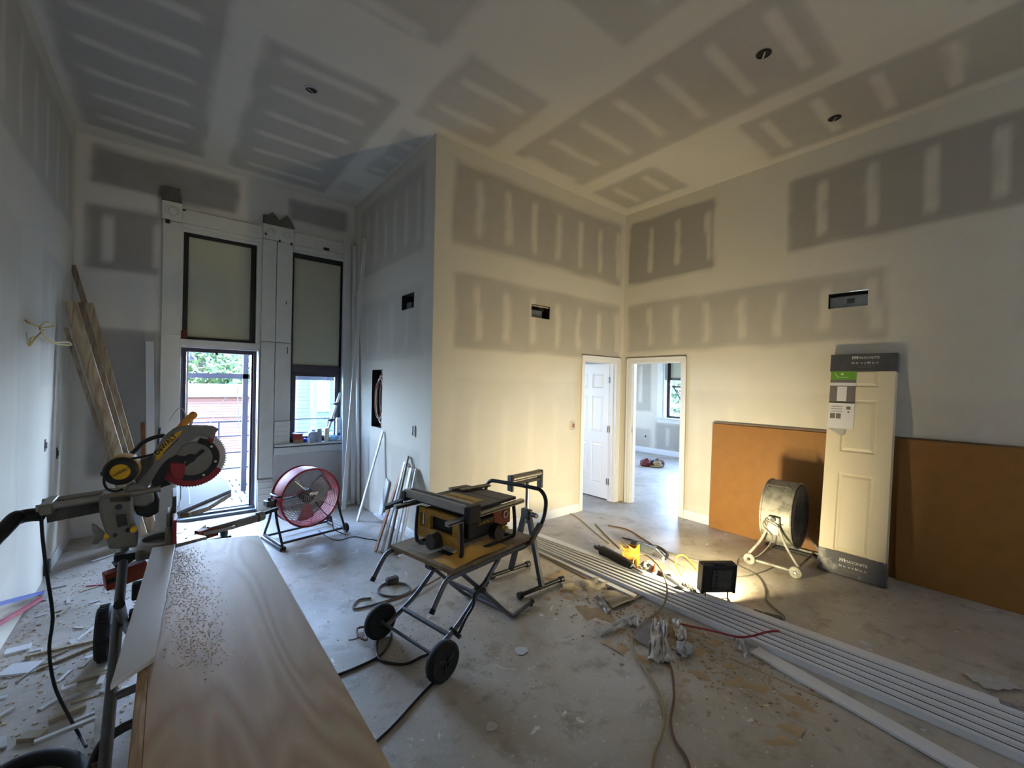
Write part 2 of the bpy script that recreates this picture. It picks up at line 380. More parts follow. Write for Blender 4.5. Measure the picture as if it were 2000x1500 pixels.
# floor and ceiling
fl = MB().grid(lambda a, b: (XL-.1+(XF+.2-XL)*a, YR-.1+(YF1+.2-YR)*b, 0), 60, 60); fl.f = [f for f in fl.f if not (sum(fl.v[i].y for i in f)/4 > YA+.33 and sum(fl.v[i].x for i in f)/4 < XR+.1)]
struct(fl.build('floor', 'floor', smooth=False, origin=False))
struct(MB().bb((XL-.2, YR-.2, -.25), (XF+.3, YA+.32, -.02)).build('floor_slab', 'paving', origin=False))
# ceiling: u = x from XL, v = y from YR ; grey board centres between taped seams
def K(x0, x1, y0, y1, d, s0=None, ds=.41): return (x0-XL, x1-XL, y0-YR, y1-YR, d, 'v' if s0 is not None else None, (s0 or 0)-YR, ds)
ceil_p = [K(-.70, .28, 1.2, 6.05, .85, 4.55), K(.52, 1.60, 3.62, 6.06, .75, 4.2), K(.30, 1.55, .6, 2.88, .55, 2.4), K(1.80, 2.06, 3.98, 5.1, .6, 4.3, .33),
          K(1.75, 2.64, 2.76, 3.72, .6, 3.05), K(1.60, 2.60, .2, 1.98, .55, 1.6), K(2.90, 4.02, .98, 3.64, .7, 1.15), K(4.27, 5.03, 2.78, 3.70, .7, 3.02, .4),
          K(4.22, 5.10, -1.2, 1.86, .75, 1.66), K(2.9, 4.0, -2.4, .3, .7, -.2), K(-.6, .4, -3, .3, .7, -.2), K(.6, 2.4, -3.4, -.4, .7, -1), K(1.66, 1.96, 5.55, 5.85, .35)]
cans = [(.928, 3.997), (3.439, 1.32), (4.752, 1.206)]
wall('ceiling', (XL, YR, ZC), (1, 0, 0), (0, 1, 0), XR-XL, YA-YR, [], ceil_p)
# left wall: u = y
wall('wall_left', (XL, YR, 0), (0, 1, 0), (0, 0, 1), YA-YR, ZC, [], [(7.1, 10.1, 3.15, 4.05, .5, 'u', 8.2, .4), (3.4, 6.6, 3.15, 4.05, .35, 'u', 4, .4), (8.9, 10.15, 1.6, 2.7, .3, 'u', 9.2, .4), (4, 8.3, .4, 2.7, .18, 'u', 5, .4)])
# window wall: u = x - XL, openings: doorway, transom, sash window
HA = [(.10-XL, .905-XL, 0, 2.06), (.105-XL, .905-XL, 2.14, 3.48), (1.27-XL, 1.93-XL, .84, 3.48)]
A_ = lambda x0, x1, z0, z1, d, s=None, ds=.4: (x0-XL, x1-XL, z0, z1, d, 'u' if s is not None else None, (s or 0)-XL, ds)
wall('wall_window', (XL, YA, 0), (1, 0, 0), (0, 0, 1), XB-XL, ZC, HA, [A_(-.67, .64, 3.72, 4.13, .95), A_(-.68, -.09, 2.82, 3.52, .9, -.5), A_(1.22, 1.97, 3.82, 4.11, .85), A_(-.64, -.09, .62, 2.2, .85), A_(1.1, 2.0, .05, .72, .5)], 'drywall_backlit')
# box wall B (side), u = from YA towards camera
vB = [(YA-4.601, YA-4.285, 2.51, 2.68), (YA-5.469, YA-5.125, 1.108, 1.84)]
wall('wall_side', (XB, YA, 0), (0, -1, 0), (0, 0, 1), YA-YC, ZC, vB, [(.25, 2.2, 3.1, 4.05, .5, 'u', .55, .3), (.3, 2.2, 1.95, 2.75, .3, 'u', .6, .4), (.3, 2.2, .15, .95, .3, 'u', .6, .4)])
# wall C facing the camera, with the panelled door
HC = [(4.37-XB, 5.085-XB, 0, 2.04), (3.40-XB, 3.707-XB, 2.51, 2.667)]
Cp = lambda x0, x1, z0, z1, d, s=None, ds=.407: (x0-XB, x1-XB, z0, z1, d, 'u' if s is not None else None, (s or 0)-XB, ds)
wall('wall_closet', (XB, YC, 0), (1, 0, 0), (0, 0, 1), XR-XB, ZC, HC, [Cp(2.29, 5.12, 3.17, 4.03, .8, 2.62), Cp(2.33, 5.12, 2.06, 2.86, .7, 2.62), Cp(2.33, 4.25, .3, 1.75, .16, 2.62)])
# right wall D: u from the corner towards the camera
HD = [(YC-3.717, YC-2.919, 0, 2.04), (YC-1.348, YC-1.032, 2.523, 2.673)]
Dp = lambda y0, y1, z0, z1, d, s=None, ds=.407: (YC-y1, YC-y0, z0, z1, d, 'u' if s is not None else None, YC-(s or 0), ds)
wall('wall_right', (XR, YC, 0), (0, -1, 0), (0, 0, 1), YC-YR, ZC, HD, [Dp(2.54, 3.77, 3.18, 4.05, 1.25, 3.42), Dp(-2.3, 1.72, 3.2, 3.97, 1.0, 1.42, .41), Dp(.89, 3.77, 2.18, 2.87, .7, 3.42), Dp(-3, 3.0, .2, 1.65, .15, 2.7), Dp(-2.5, .1, 2.2, 2.9, .2, 0)])
# rear wall behind the camera, two unseen shaded windows added as soft fill
wall('wall_rear', (XR, YR, 0), (-1, 0, 0), (0, 0, 1), XR-XL, ZC, [(.7, 1.7, .8, 3.3), (3.6, 4.6, .8, 3.3)], [], step=.2)
for i, x in enumerate((XR-1.2, XR-4.1)):
    t = struct(thing('window_%d' % (5+i), None, None, (x, YR-.1, .8)))  # made-up window behind the camera, gives soft fill light
    f = MB()
    for a in (-.5, .46): f.bb((x+a, YR-.16, .8), (x+a+.04, YR-.08, 3.3))
    for z in (.8, 2.03, 3.26): f.bb((x-.46, YR-.16, z), (x+.46, YR-.08, z+.04))
    f.build('window_frame', 'black_frame', t)
    MB().bb((x-.46, YR-.062, .84), (x+.46, YR-.06, 3.28)).build('roller_shade', 'rear_fill_shade', t)
    portal('rear_portal', (x, YR-.2, 2.05), (0, 1, 0), 1.0, 2.5)
# rooms behind: closet room beyond C, bedroom beyond D
bx = MB()
def sheet(b, p, q, r, s): b.add([p, q, r, s], [(0, 1, 2, 3)])
def plain_wall(name, quad, m='mud_plain'): b = MB(); sheet(b, *quad); return struct(b.build(name, m, smooth=False, origin=False))
yb = YC+.12; xb2 = XR+.12; xa = XB+.12
wall('wall_hall_window', (xa, YA-.02, 0), (1, 0, 0), (0, 0, 1), XR-xa, ZC, [(3.1-xa, 3.9-xa, 1.2, 2.4)], [], step=.3)
plain_wall('wall_hall_left', [(xa, yb, 0), (xa, YA, 0), (xa, YA, ZC), (xa, yb, ZC)])
plain_wall('wall_hall_right', [(XR, yb, 0), (XR, YA, 0), (XR, YA, ZC), (XR, yb, ZC)])
wall('wall_hall_back', (xa, yb, 0), (1, 0, 0), (0, 0, 1), XR-xa, ZC, [(4.37-xa, 5.085-xa, 0, 2.04)], [], step=.4)
portal('hall_portal', (3.5, YA+.1, 1.8), (0, -1, 0), .8, 1.2)
# bedroom
wall('wall_bedroom_near', (xb2, YF0, 0), (0, 1, 0), (0, 0, 1), YF1-YF0, ZC, [(2.919-YF0, 3.717-YF0, 0, 2.04)], [], step=.4)
WB = (4.75, 5.83, .93, 3.2)
wall('wall_bedroom_far', (XF, YF0, 0), (0, 1, 0), (0, 0, 1), YF1-YF0, ZC, [(WB[0]-YF0, WB[1]-YF0, WB[2], WB[3]), (2.2-YF0, 3.3-YF0, .93, 3.2)],  # second opening is out of view, added for more bedroom light
     [(6.2-YF0, 6.75-YF0, 1.05, 2.4, .8, 'u', 6.5-YF0, .4), (4.6-YF0, 6.05-YF0, .12, .8, .8, 'u', 5.3-YF0, .42), (6.2-YF0, 6.9-YF0, .1, .6, .6, None, 0, 1)], step=.05)
plain_wall('wall_bedroom_right', [(xb2, YF0, 0), (XF, YF0, 0), (XF, YF0, ZC), (xb2, YF0, ZC)])
wall('wall_bedroom_left', (xb2, YF1, 0), (1, 0, 0), (0, 0, 1), XF-xb2, ZC, [(1.2, 2.2, 1.2, 2.6)], [], step=.4); portal('bedroom_portal', (xb2+1.7, YF1+.05, 1.9), (0, -1, 0), 1, 1.4)  # opening in this wall is unseen, added to brighten the bedroom
plain_wall('ceiling_bedroom', [(XR, YF0, ZC), (XF, YF0, ZC), (XF, YF1, ZC), (XR, YF1, ZC)])
struct(MB().bb((XL-.3, YR-.2, ZC+.02), (XF+.2, YF1+.1, ZC+.25)).build('roof', 'paving', origin=False))
for y0, y1 in ((WB[0], WB[1]), (2.2, 3.3)): portal('bedroom_portal', (XF+.2, (y0+y1)/2, 2.05), (-1, 0, 0), y1-y0, 2.3)
# outer skins so daylight only enters through openings
plain_wall('wall_left_outer', [(XL-.2, YR, -.3), (XL-.2, YA+.32, -.3), (XL-.2, YA+.32, ZC+.1), (XL-.2, YR, ZC+.1)])
b = MB()
for lo, hi in (((XL-.2, 0), (.10, ZC)), ((.10, 2.06), (.905, 2.14)), ((.10, 3.48), (1.93, ZC)), ((.905, 0), (1.27, 3.48)), ((1.27, 0), (1.93, .80)), ((1.93, 0), (xa, ZC))):
    b.bb((lo[0], YA+.004, lo[1]), (hi[0], YA+.32, hi[1]))
struct(b.build('wall_window_masonry', 'paint_white', origin=False))
b = MB()
for lo, hi in (((xa, 0), (3.1, ZC)), ((3.1, 0), (3.9, 1.2)), ((3.1, 2.4), (3.9, ZC)), ((3.9, 0), (XR+.1, ZC))): b.bb((lo[0], YA+.001, lo[1]), (hi[0], YA+.15, hi[1]))
struct(b.build('wall_hall_masonry', 'paint_white', origin=False))
b = MB()
for y0, y1, z0, z1 in ((YF0, 2.2, 0, ZC), (2.2, 3.3, 0, .93), (2.2, 3.3, 3.2, ZC), (3.3, WB[0], 0, ZC), (WB[0], WB[1], 0, WB[2]), (WB[0], WB[1], WB[3], ZC), (WB[1], YF1, 0, ZC)): b.bb((XF+.003, y0, z0), (XF+.26, y1, z1))
struct(b.build('wall_bedroom_masonry', 'paint_white', origin=False))

# recesses in the drywall: vents, electrical panel, switch boxes
def recess(name, label, cat, c, n, u, w, h, d, lin_m, face=None, parent=None):
    """open box let into a wall: c centre on wall face, n into the wall"""
    c, n, u = V(c), V(n), V(u); v = V((0, 0, 1)); t = .008
    th = thing(name, label, cat, c)
    b = MB(); a = c-u*w/2-v*h/2+n*.004
    def q(i, j, k): return a+u*(w*i)+v*(h*j)+n*(d*k)
    for f in (((0, 0, 0), (1, 0, 0), (1, 0, 1), (0, 0, 1)), ((0, 1, 0), (1, 1, 0), (1, 1, 1), (0, 1, 1)), ((0, 0, 0), (0, 1, 0), (0, 1, 1), (0, 0, 1)), ((1, 0, 0), (1, 1, 0), (1, 1, 1), (1, 0, 1)), ((0, 0, 1), (1, 0, 1), (1, 1, 1), (0, 1, 1))):
        b.add([q(*p) for p in f], [(0, 1, 2, 3)])
    b.build('box', lin_m, th, smooth=False)
    return th
t = recess('vent_opening', 'rectangular duct opening high on the bluish side wall', 'vent', (XB, 4.443, 2.595), (1, 0, 0), (0, 1, 0), .316, .17, .11, 'duct_dark')
MB().bb((XB+.05, 4.46, 2.515), (XB+.1, 4.58, 2.6)).build('duct_flange', 'galv', t)
t = recess('vent_opening', 'rectangular duct opening high on the wall left of the two doors', 'vent', (3.553, YC, 2.588), (0, 1, 0), (1, 0, 0), .307, .157, .11, 'duct_dark')
MB().bb((3.44, YC+.05, 2.513), (3.62, YC+.09, 2.61)).build('duct_flange', 'galv', t)
MB().bb((3.41, YC+.005, 2.645), (3.69, YC+.012, 2.66)).build('stud_edge', 'pine', t)
t = recess('vent_opening', 'metal duct opening high on the right wall above the packaged door', 'vent', (XR, 1.19, 2.598), (1, 0, 0), (0, 1, 0), .316, .15, .1, 'duct_dark')
MB().bb((XR+.03, 1.04, 2.527), (XR+.05, 1.34, 2.637)).build('sheet_metal', 'galv', t)
MB().bb((XR+.024, 1.14, 2.565), (XR+.03, 1.2, 2.61)).build('damper', 'dark_grey', t)
t = recess('electrical_panel', 'open electrical panel full of coiled cable in the side wall', 'panel', (XB, 5.297, 1.474), (1, 0, 0), (0, 1, 0), .344, .732, .12, 'black_plastic')
for i in range(9):
    rx, rz = .10+.05*random.random(), .22+.1*random.random(); oy, oz = random.uniform(-.02, .02), random.uniform(-.02, .02)
    MB().tube([(XB+.025+.009*i, 5.297+oy+rx*math.cos(a), 1.474+oz+rz*math.sin(a)) for a in [2*PI*k/20 for k in range(20)]], .008, 6, True).build('cable_coil', ['cord_white', 'copper_wire', 'maroon'][i % 3] if i > 2 else ['copper_wire', 'cord_white', 'maroon'][i], t)
sw = [((XB, 4.22, 1.167), (1, 0, 0), (0, 1, 0), 'small open switch box on the bluish side wall'), ((4.175, YC, 1.16), (0, 1, 0), (1, 0, 0), 'small open switch box left of the white panel door'),
      ((XL, 5.108, 1.114), (-1, 0, 0), (0, 1, 0), 'open switch box on the left wall nearer the lumber'), ((XL, 5.594, .983), (-1, 0, 0), (0, 1, 0), 'lower open switch box on the left wall beside the corner'),
      ((XF, 6.33, .41), (1, 0, 0), (0, 1, 0), 'dark outlet box low on the far bedroom wall')]
for c, n, u, lb in sw:
    t = recess('switch_box', lb, 'electrical box', V(c)-V(n)*(.012 if c[0] != XL else .006), n, u, .06, .1, .012 if c[0] != XL else .001, 'duct_dark')
    q = V(c)-V(n)*.009; MB().box(q, (.004+abs(u[0])*.03, .004+abs(u[1])*.03, .05)).build('device', 'copper_wire' if 'panel door' in lb else 'dark_grey', t)
    if c[0] == XL: continue
    cc = V(c); f = MB()
    for s in (-1, 1): f.box(cc-V(n)*.006+V(u)*(.032*s), (.008, .008, .11)); f.box(cc-V(n)*.006+V((0, 0, .054*s)), (.008+abs(u[0])*.06, .008+abs(u[1])*.06, .008))
    f.build('rim', 'mud_plain', t)
# outlet box low on the left wall
MB().bb((XL, 5.12, .02), (XL+.02, 5.2, .14)); 
tag(MB().bb((XL+.001, 5.13, .03), (XL+.035, 5.2, .15)).build('outlet_box', 'duct_dark', bevel=.006), 'dark outlet box low on the left wall at the baseboard end', 'electrical box')
# recessed light housings in the ceiling
cl = ['recessed light hole in the ceiling above the window side', 'recessed light hole in the middle of the grey ceiling board', 'recessed light hole in the ceiling near the right wall']
for (x, y), lb in zip(cans, cl):
    t = thing('recessed_light', lb, 'ceiling light', (x, y, ZC))
    MB().lathe([(.047, -.002), (.052, -.006), (.044, -.010), (.041, -.003)], (x, y, ZC), (0, 0, 1), 24, True).build('trim_ring', 'steel' if x < 1 else 'duct_dark', t)
    MB().cyl((x, y, ZC-.0045), (x, y, ZC-.0025), .043, 24).build('dark_can', 'duct_dark', t)
    MB().bar((x-.03, y-.02, ZC-.01), (x+.03, y+.02, ZC-.008), .012, .012).build('spring_clip', 'chrome', t)
# ---------------------------------------------------------------- baseboards
def bboard(name, a, b, n, h=.10, m='trim_white'):
    a, b, n = V(a), V(b), V(n); L = (b-a).length; d = (b-a).normalized()
    poly = [(0, 0), (.014, 0), (.014, h-.02), (.008, h), (0, h)]
    k = MB().prism(poly, a, n, V((0, 0, 1)), 0, 0.0001); 
    mb = MB(); mb.add([a+n*p+V((0, 0, q)) for p, q in poly]+[b+n*p+V((0, 0, q)) for p, q in poly], [list(range(5)), list(range(9, 4, -1))]+[(i, (i+1) % 5, 5+(i+1) % 5, 5+i) for i in range(5)])
    return struct(mb.build(name, m, origin=False))
bboard('baseboard_left', (XL, 6.25, 0), (XL, 5.2, 0), (1, 0, 0))
bboard('baseboard_window', (XL+.015, YA, 0), (-.07, YA, 0), (0, -1, 0))
bboard('baseboard_closet', (2.1, YC, 0), (4.31, YC, 0), (0, -1, 0), .11)
bboard('baseboard_right', (XR, 2.855, 0), (XR, 2.51, 0), (-1, 0, 0), .11)
bboard('baseboard_bedroom', (XF, 7.2, 0), (XF, 4.2, 0), (-1, 0, 0), .13)
bboard('baseboard_side', (XB, 5.05, 0), (XB, 4.05, 0), (-1, 0, 0), .1)

# ---------------------------------------------------------------- old white wood trim around the windows
def tb(lo, hi, name, parent, m='old_paint', bev=.004): return MB().bb(lo, hi).build(name, m, parent, bevel=bev)
p = .035; F = YA-p
t = struct(thing('trim_1', None, None, (0.015, YA, 0)))
tb((-.07, F, .42), (.10, YA, 2.17), 'casing_board', t); tb((-.07, F, 2.18), (.10, YA, 3.47), 'casing_board', t); tb((-.075, F-.012, 2.165), (.102, YA, 2.185), 'cap_strip', t)
tb((-.078, F-.012, 0), (.10, YA, .40), 'plinth_block', t); tb((-.082, F-.02, 3.483), (.10, YA, 3.69), 'corner_block', t)
MB().lathe([(.0, .03), (.03, .028), (.045, .012), (.055, .018), (.065, 0)], (.01, F-.02, 3.585), (0, -1, 0), 24).build('rosette', 'old_paint', t)
MB().bb((-.05, F-.022, 3.44), (-.01, F+.01, 3.482)).build('chip', 'chipped', t); MB().bb((.095, F-.006, 3.62), (.13, F+.01, 3.635)).build('chip', 'chipped', t)
t = struct(thing('trim_2', None, None, (.5, YA, 3.48)))
tb((.10, F, 3.485), (.91, YA, 3.64), 'header_board', t); tb((.10, F+.02, 3.43), (.91, YA+.03, 3.482), 'bed_mould', t); tb((.10, YA-.005, 3.40), (.91, YA+.05, 3.43), 'stop_mould', t)
tb((.858, YA-.005, 2.14), (.905, YA+.05, 3.40), 'stop_mould', t); tb((.10, YA, 2.14), (.118, YA+.06, 3.40), 'stop_mould', t)
t = struct(thing('trim_3', None, None, (1.09, YA, 0)))
tb((.915, F, .42), (1.073, YA, 2.17), 'casing_board', t); tb((.915, F, 2.18), (1.073, YA, 3.485), 'casing_board', t); tb((.905, F-.012, 0), (1.082, YA, .4), 'plinth_block', t)
for z in (.12, .2, .28, .36): tb((.903, F-.018, z), (1.084, YA, z+.012), 'plinth_moulding', t, bev=.003)
tb((1.08, F, 1.15), (1.262, YA, 2.17), 'casing_board', t); tb((1.08, F, 2.18), (1.262, YA, 3.485), 'casing_board', t); tb((1.085, F-.012, .845), (1.266, YA, 1.14), 'plinth_block', t)
for z in (.94, 1.0, 1.06, 1.13): tb((1.083, F-.018, z), (1.268, YA, z+.012), 'plinth_moulding', t, bev=.003)
tb((.91, F-.02, 3.49), (1.272, YA, 3.68), 'corner_block', t)
for x in (1.0, 1.185): MB().lathe([(.0, .028), (.022, .024), (.035, .008), (.045, .012), (.052, 0)], (x, F-.02, 3.585), (0, -1, 0), 20).build('rosette', 'old_paint', t)
for x, z in ((.93, 3.53), (1.09, 3.478), (1.23, 3.47)): MB().bb((x, F-.022, z), (x+.022, F+.01, z+.03)).build('chip', 'chipped', t)
MB().bb((1.215, F-.002, 2.03), (1.225, F+.01, 2.12)).build('latch_scar', 'chipped', t); MB().bb((1.19, F-.002, 2.68), (1.2, F+.01, 2.72)).build('latch_scar', 'chipped', t)
t = struct(thing('trim_4', None, None, (1.6, YA, 3.48)))
tb((1.275, F, 3.49), (2.06, YA, 3.65), 'header_board', t); tb((1.27, F+.015, 3.43), (1.93, YA+.03, 3.488), 'bed_mould', t); tb((1.27, YA-.005, 3.40), (1.93, YA+.05, 3.43), 'stop_mould', t)
MB().bb((1.645, F-.002, 3.495), (1.72, F+.01, 3.535)).build('notch', 'chipped', t); tb((1.935, F, .85), (2.06, YA, 3.48), 'casing_board', t)
# stubs of old masonry above the corner blocks
def rubble(poly, label):
    b = MB(); b.yprism(poly, YA-.045, YA-.001); ob = b.build('mortar_patch', 'stone'); return tag(ob, label, 'masonry')
rubble([(-.085, 3.695), (-.09, 3.82), (-.03, 3.85), (.03, 3.83), (.07, 3.86), (.09, 3.74), (.095, 3.69)], 'rough grey mortar patch above the left window corner block')
rubble([(.915, 3.685), (.915, 3.79), (.97, 3.80), (1.014, 3.845), (1.06, 3.8), (1.098, 3.762), (1.14, 3.8), (1.187, 3.85), (1.23, 3.79), (1.275, 3.70), (1.27, 3.665)], 'twin-peaked rough mortar patch above the middle corner block')

# ---------------------------------------------------------------- window_1: transom with roller shade above the doorway
t = struct(thing('window_1', None, None, (.5, YA+.08, 2.14)))
def frame(t, x0, x1, z0, z1, y0, y1, w, m, name='frame_rail', wb=None):
    wb = wb or w
    for lo, hi in (((x0, z0), (x0+w, z1)), ((x1-w, z0), (x1, z1)), ((x0+w, z1-w), (x1-w, z1)), ((x0+w, z0), (x1-w, z0+wb))):
        MB().bb((lo[0], y0, lo[1]), (hi[0], y1, hi[1])).build(name, m, t, bevel=.003)
frame(t, .108, .862, 2.142, 3.42, YA+.05, YA+.13, .06, 'black_frame', wb=.035)
MB().bb((.160, YA+.075, 2.172), (.81, YA+.078, 3.37)).build('roller_shade', 'shade', t)
MB().bb((.17, YA+.105, 2.17), (.81, YA+.109, 3.35)).build('glass_pane', 'glass', t)
# ledge between transom and doorway
t = struct(thing('trim_5', None, None, (.5, YA, 2.06)))
tb((.09, YA-.02, 2.068), (.912, YA+.3, 2.142), 'ledge_board', t, 'paint_white')
tag(MB().tube([(.135, YA+.02, 2.142), (.135, YA+.02, 2.23), (.135, YA+.02, 2.25)], [.034, .034, .03], 14).build('paint_tin', 'maroon', bevel=.004), 'small dull red tin at the left end of the transom ledge', 'tin')
# ---------------------------------------------------------------- door_1: open doorway to the fire escape
t = struct(thing('door_1', None, None, (.5, YA+.1, 0)))
for x0, x1 in ((.10, .112), (.893, .905)): tb((x0, YA-.03, 0), (x1, YA+.3, 2.06), 'reveal_board', t, 'paint_white', .002)
tb((.112, YA-.01, 2.048), (.893, YA+.3, 2.066), 'head_board', t, 'paint_white', .002)
for x0, x1, y0, y1, m in ((.112, .135, .06, .12, 'bronze_frame'), (.135, .165, .09, .17, 'bronze_frame'), (.17, .19, .2, .24, 'paint_white'), (.852, .885, .06, .12, 'bronze_frame'), (.83, .852, .09, .17, 'bronze_frame')):
    MB().bb((x0, YA+y0, .05), (x1, YA+y1, 2.048)).build('jamb', m, t)
MB().bb((.135, YA+.07, 2.0), (.852, YA+.16, 2.048)).build('head_jamb', 'bronze_frame', t)
MB().bb((.44, YA+.04, 1.975), (.47, YA+.07, 2.01)).build('catch', 'black_frame', t)
tb((.095, YA-.03, 0), (.91, YA+.05, .035), 'threshold', t, 'deck_white'); tb((.095, YA+.05, 0), (.91, YA+.32, .06), 'threshold_step', t, 'deck_white'); MB().bb((.12, YA+.13, .06), (.89, YA+.17, .075)).build('track', 'steel', t)
# ---------------------------------------------------------------- window_2: tall sash, shade above, clear pane below
t = struct(thing('window_2', None, None, (1.6, YA+.05, .84)))
frame(t, 1.268, 1.932, .846, 3.44, YA+.03, YA+.10, .03, 'black_frame')
MB().bb((1.294, YA+.032, 3.335), (1.906, YA+.1, 3.42)).build('frame_rail', 'black_frame', t)
MB().bb((1.294, YA+.02, 1.80), (1.906, YA+.1, 1.895)).build('meeting_rail', 'bronze_frame', t, bevel=.004)
frame(t, 1.285, 1.915, .86, 1.80, YA+.045, YA+.095, .06, 'bronze_frame', 'sash_rail')
MB().bb((1.290, YA+.05, 1.89), (1.910, YA+.053, 3.36)).build('roller_shade', 'shade', t); MB().bb((1.3, YA+.046, 1.885), (1.9, YA+.06, 1.903)).build('hem_bar', 'shade', t)
MB().bb((1.3, YA+.08, 1.9), (1.9, YA+.084, 3.34)).build('glass_pane', 'glass', t); MB().bb((1.34, YA+.07, .91), (1.86, YA+.074, 1.75)).build('glass_pane', 'glass', t)
tb((1.085, YA-.075, .812), (2.05, YA+.12, .842), 'sill_board', t, 'paint_white'); MB().bb((1.09, YA-.03, .795), (2.05, YA, .812)).build('shadow_gap', 'chipped', t); tb((1.085, YA-.03, .70), (2.05, YA, .793), 'apron', t, 'paint_white')  # dark strip under the sill stands for the shade in the gap
# ---------------------------------------------------------------- door_2 (panelled, open) and door_3 (opening) in the corner
def casing(t, c0, c1, fix, n, horiz, zt, w=.062):
    """fluted casing around an opening running c0..c1 along axis horiz on wall plane fix, projecting along n"""
    def bx(a0, a1, z0, z1, d, nm):
        lo = [0, 0, z0]; hi = [0, 0, z1]; lo[horiz], hi[horiz] = a0, a1; k = 1-horiz
        lo[k], hi[k] = sorted((fix, fix+n*d)); MB().bb(lo, hi).build(nm, 'trim_white', t, bevel=.003)
    for a0, a1 in ((c0-w, c0), (c1, c1+w)):
        bx(a0, a1, 0, zt+w, .014, 'casing'); m_ = (a0+a1)/2; bx(a0 if a0 < c0 else a1-.02, a0+.02 if a0 < c0 else a1, 0, zt+w, .022, 'casing_bead')
    bx(c0, c1, zt, zt+w, .014, 'head_casing'); bx(c0-w, c1+w, zt+w-.02, zt+w+.001, .022, 'casing_bead')
def jamb(t, c0, c1, f0, f1, horiz, zt):
    for a0, a1 in ((c0-.004, c0+.018), (c1-.018, c1+.004)):
        lo = [0, 0, 0]; hi = [0, 0, zt]; lo[horiz], hi[horiz] = a0, a1; lo[1-horiz], hi[1-horiz] = f0, f1; MB().bb(lo, hi).build('jamb', 'trim_white', t)
        s0, s1 = (a1, a1+.012) if a0 < c0 else (a0-.012, a0); lo = [0, 0, 0]; hi = [0, 0, zt-.02]; lo[horiz], hi[horiz] = s0, s1; m_ = (f0+f1)/2; lo[1-horiz], hi[1-horiz] = m_-.018, m_+.018; MB().bb(lo, hi).build('door_stop', 'trim_white', t)
    lo = [0, 0, zt-.018]; hi = [0, 0, zt+.004]; lo[horiz], hi[horiz] = c0+.018, c1-.018; lo[1-horiz], hi[1-horiz] = f0, f1; MB().bb(lo, hi).build('head_jamb', 'trim_white', t)
t2 = struct(thing('door_2', None, None, (4.73, YC, 0))); casing(t2, 4.37, 5.085, YC, -1, 0, 2.04); jamb(t2, 4.37, 5.085, YC-.004, yb+.004, 0, 2.04)
t3 = struct(thing('door_3', None, None, (XR, 3.3, 0))); casing(t3, 2.919, 3.717, XR, -1, 1, 2.04); jamb(t3, 2.919, 3.717, XR-.004, xb2+.004, 1, 2.04)
MB().bb((XR+.02, 3.697, 1.02), (XR+.06, 3.7, 1.08)).build('strike_plate', 'steel', t3)
def panel_door(T, wdt, hgt, thk, m, parent, cols, rows, both=False, name='door_leaf'):
    """panelled slab in local x (0..w), z (0..h), front at y=0; panels: recessed groove with raised field"""
    xs = [0]+[e for c in cols for e in c]+[wdt]; zs = [0]+[e for r in rows for e in r]+[hgt]
    b = MB(T); b.bb((0, .012, 0), (wdt, thk, hgt))
    for i in range(len(xs)-1):
        for j in range(len(zs)-1):
            if i % 2 and j % 2:
                x0, x1, z0, z1 = xs[i], xs[i+1], zs[j], zs[j+1]; g = .018
                vs = [(x0, 0, z0), (x1, 0, z0), (x1, 0, z1), (x0, 0, z1)]
                for d, y in ((g*.6, .010), (g*1.1, .010), (g*2.2, .002)): vs += [(x0+d, y, z0+d), (x1-d, y, z0+d), (x1-d, y, z1-d), (x0+d, y, z1-d)]
                fs = [(k*4+q, k*4+(q+1) % 4, k*4+4+(q+1) % 4, k*4+4+q) for k in range(3) for q in range(4)]+[(12, 13, 14, 15)]
                b.add(vs, fs)
            else: b.add([(xs[i], 0, zs[j]), (xs[i+1], 0, zs[j]), (xs[i+1], 0, zs[j+1]), (xs[i], 0, zs[j+1])], [(0, 1, 2, 3)])
    for x in (0, wdt): b.add([(x, 0, 0), (x, .012, 0), (x, .012, hgt), (x, 0, hgt)], [(0, 1, 2, 3)])
    for z in (0, hgt): b.add([(0, 0, z), (0, .012, z), (wdt, .012, z), (wdt, 0, z)], [(0, 1, 2, 3)])
    return b.build(name, m, parent, smooth=False)
# leaf hinged on the right jamb, swung inwards about 90 degrees, face towards -x, hinge edge nearest the viewer
Td = M.Translation((5.05, 4.672, .02)) @ M.Rotation(math.radians(-89), 4, 'Z')
panel_door(Td, .70, 2.0, .035, 'door_white', t2, [(.10, .31), (.39, .60)], [(.2, .82), (.98, 1.52), (1.64, 1.86)])
for z in (.28, 1.05, 1.78):
    h = MB().bb((5.058, 3.955, z-.045), (5.064, 3.99, z+.045)).bb((5.055, 3.93, z-.045), (5.068, 3.958, z+.045)); h.cyl((5.055, 3.962, z-.05), (5.055, 3.962, z+.05), .007, 10); h.build('hinge', 'steel', t2)
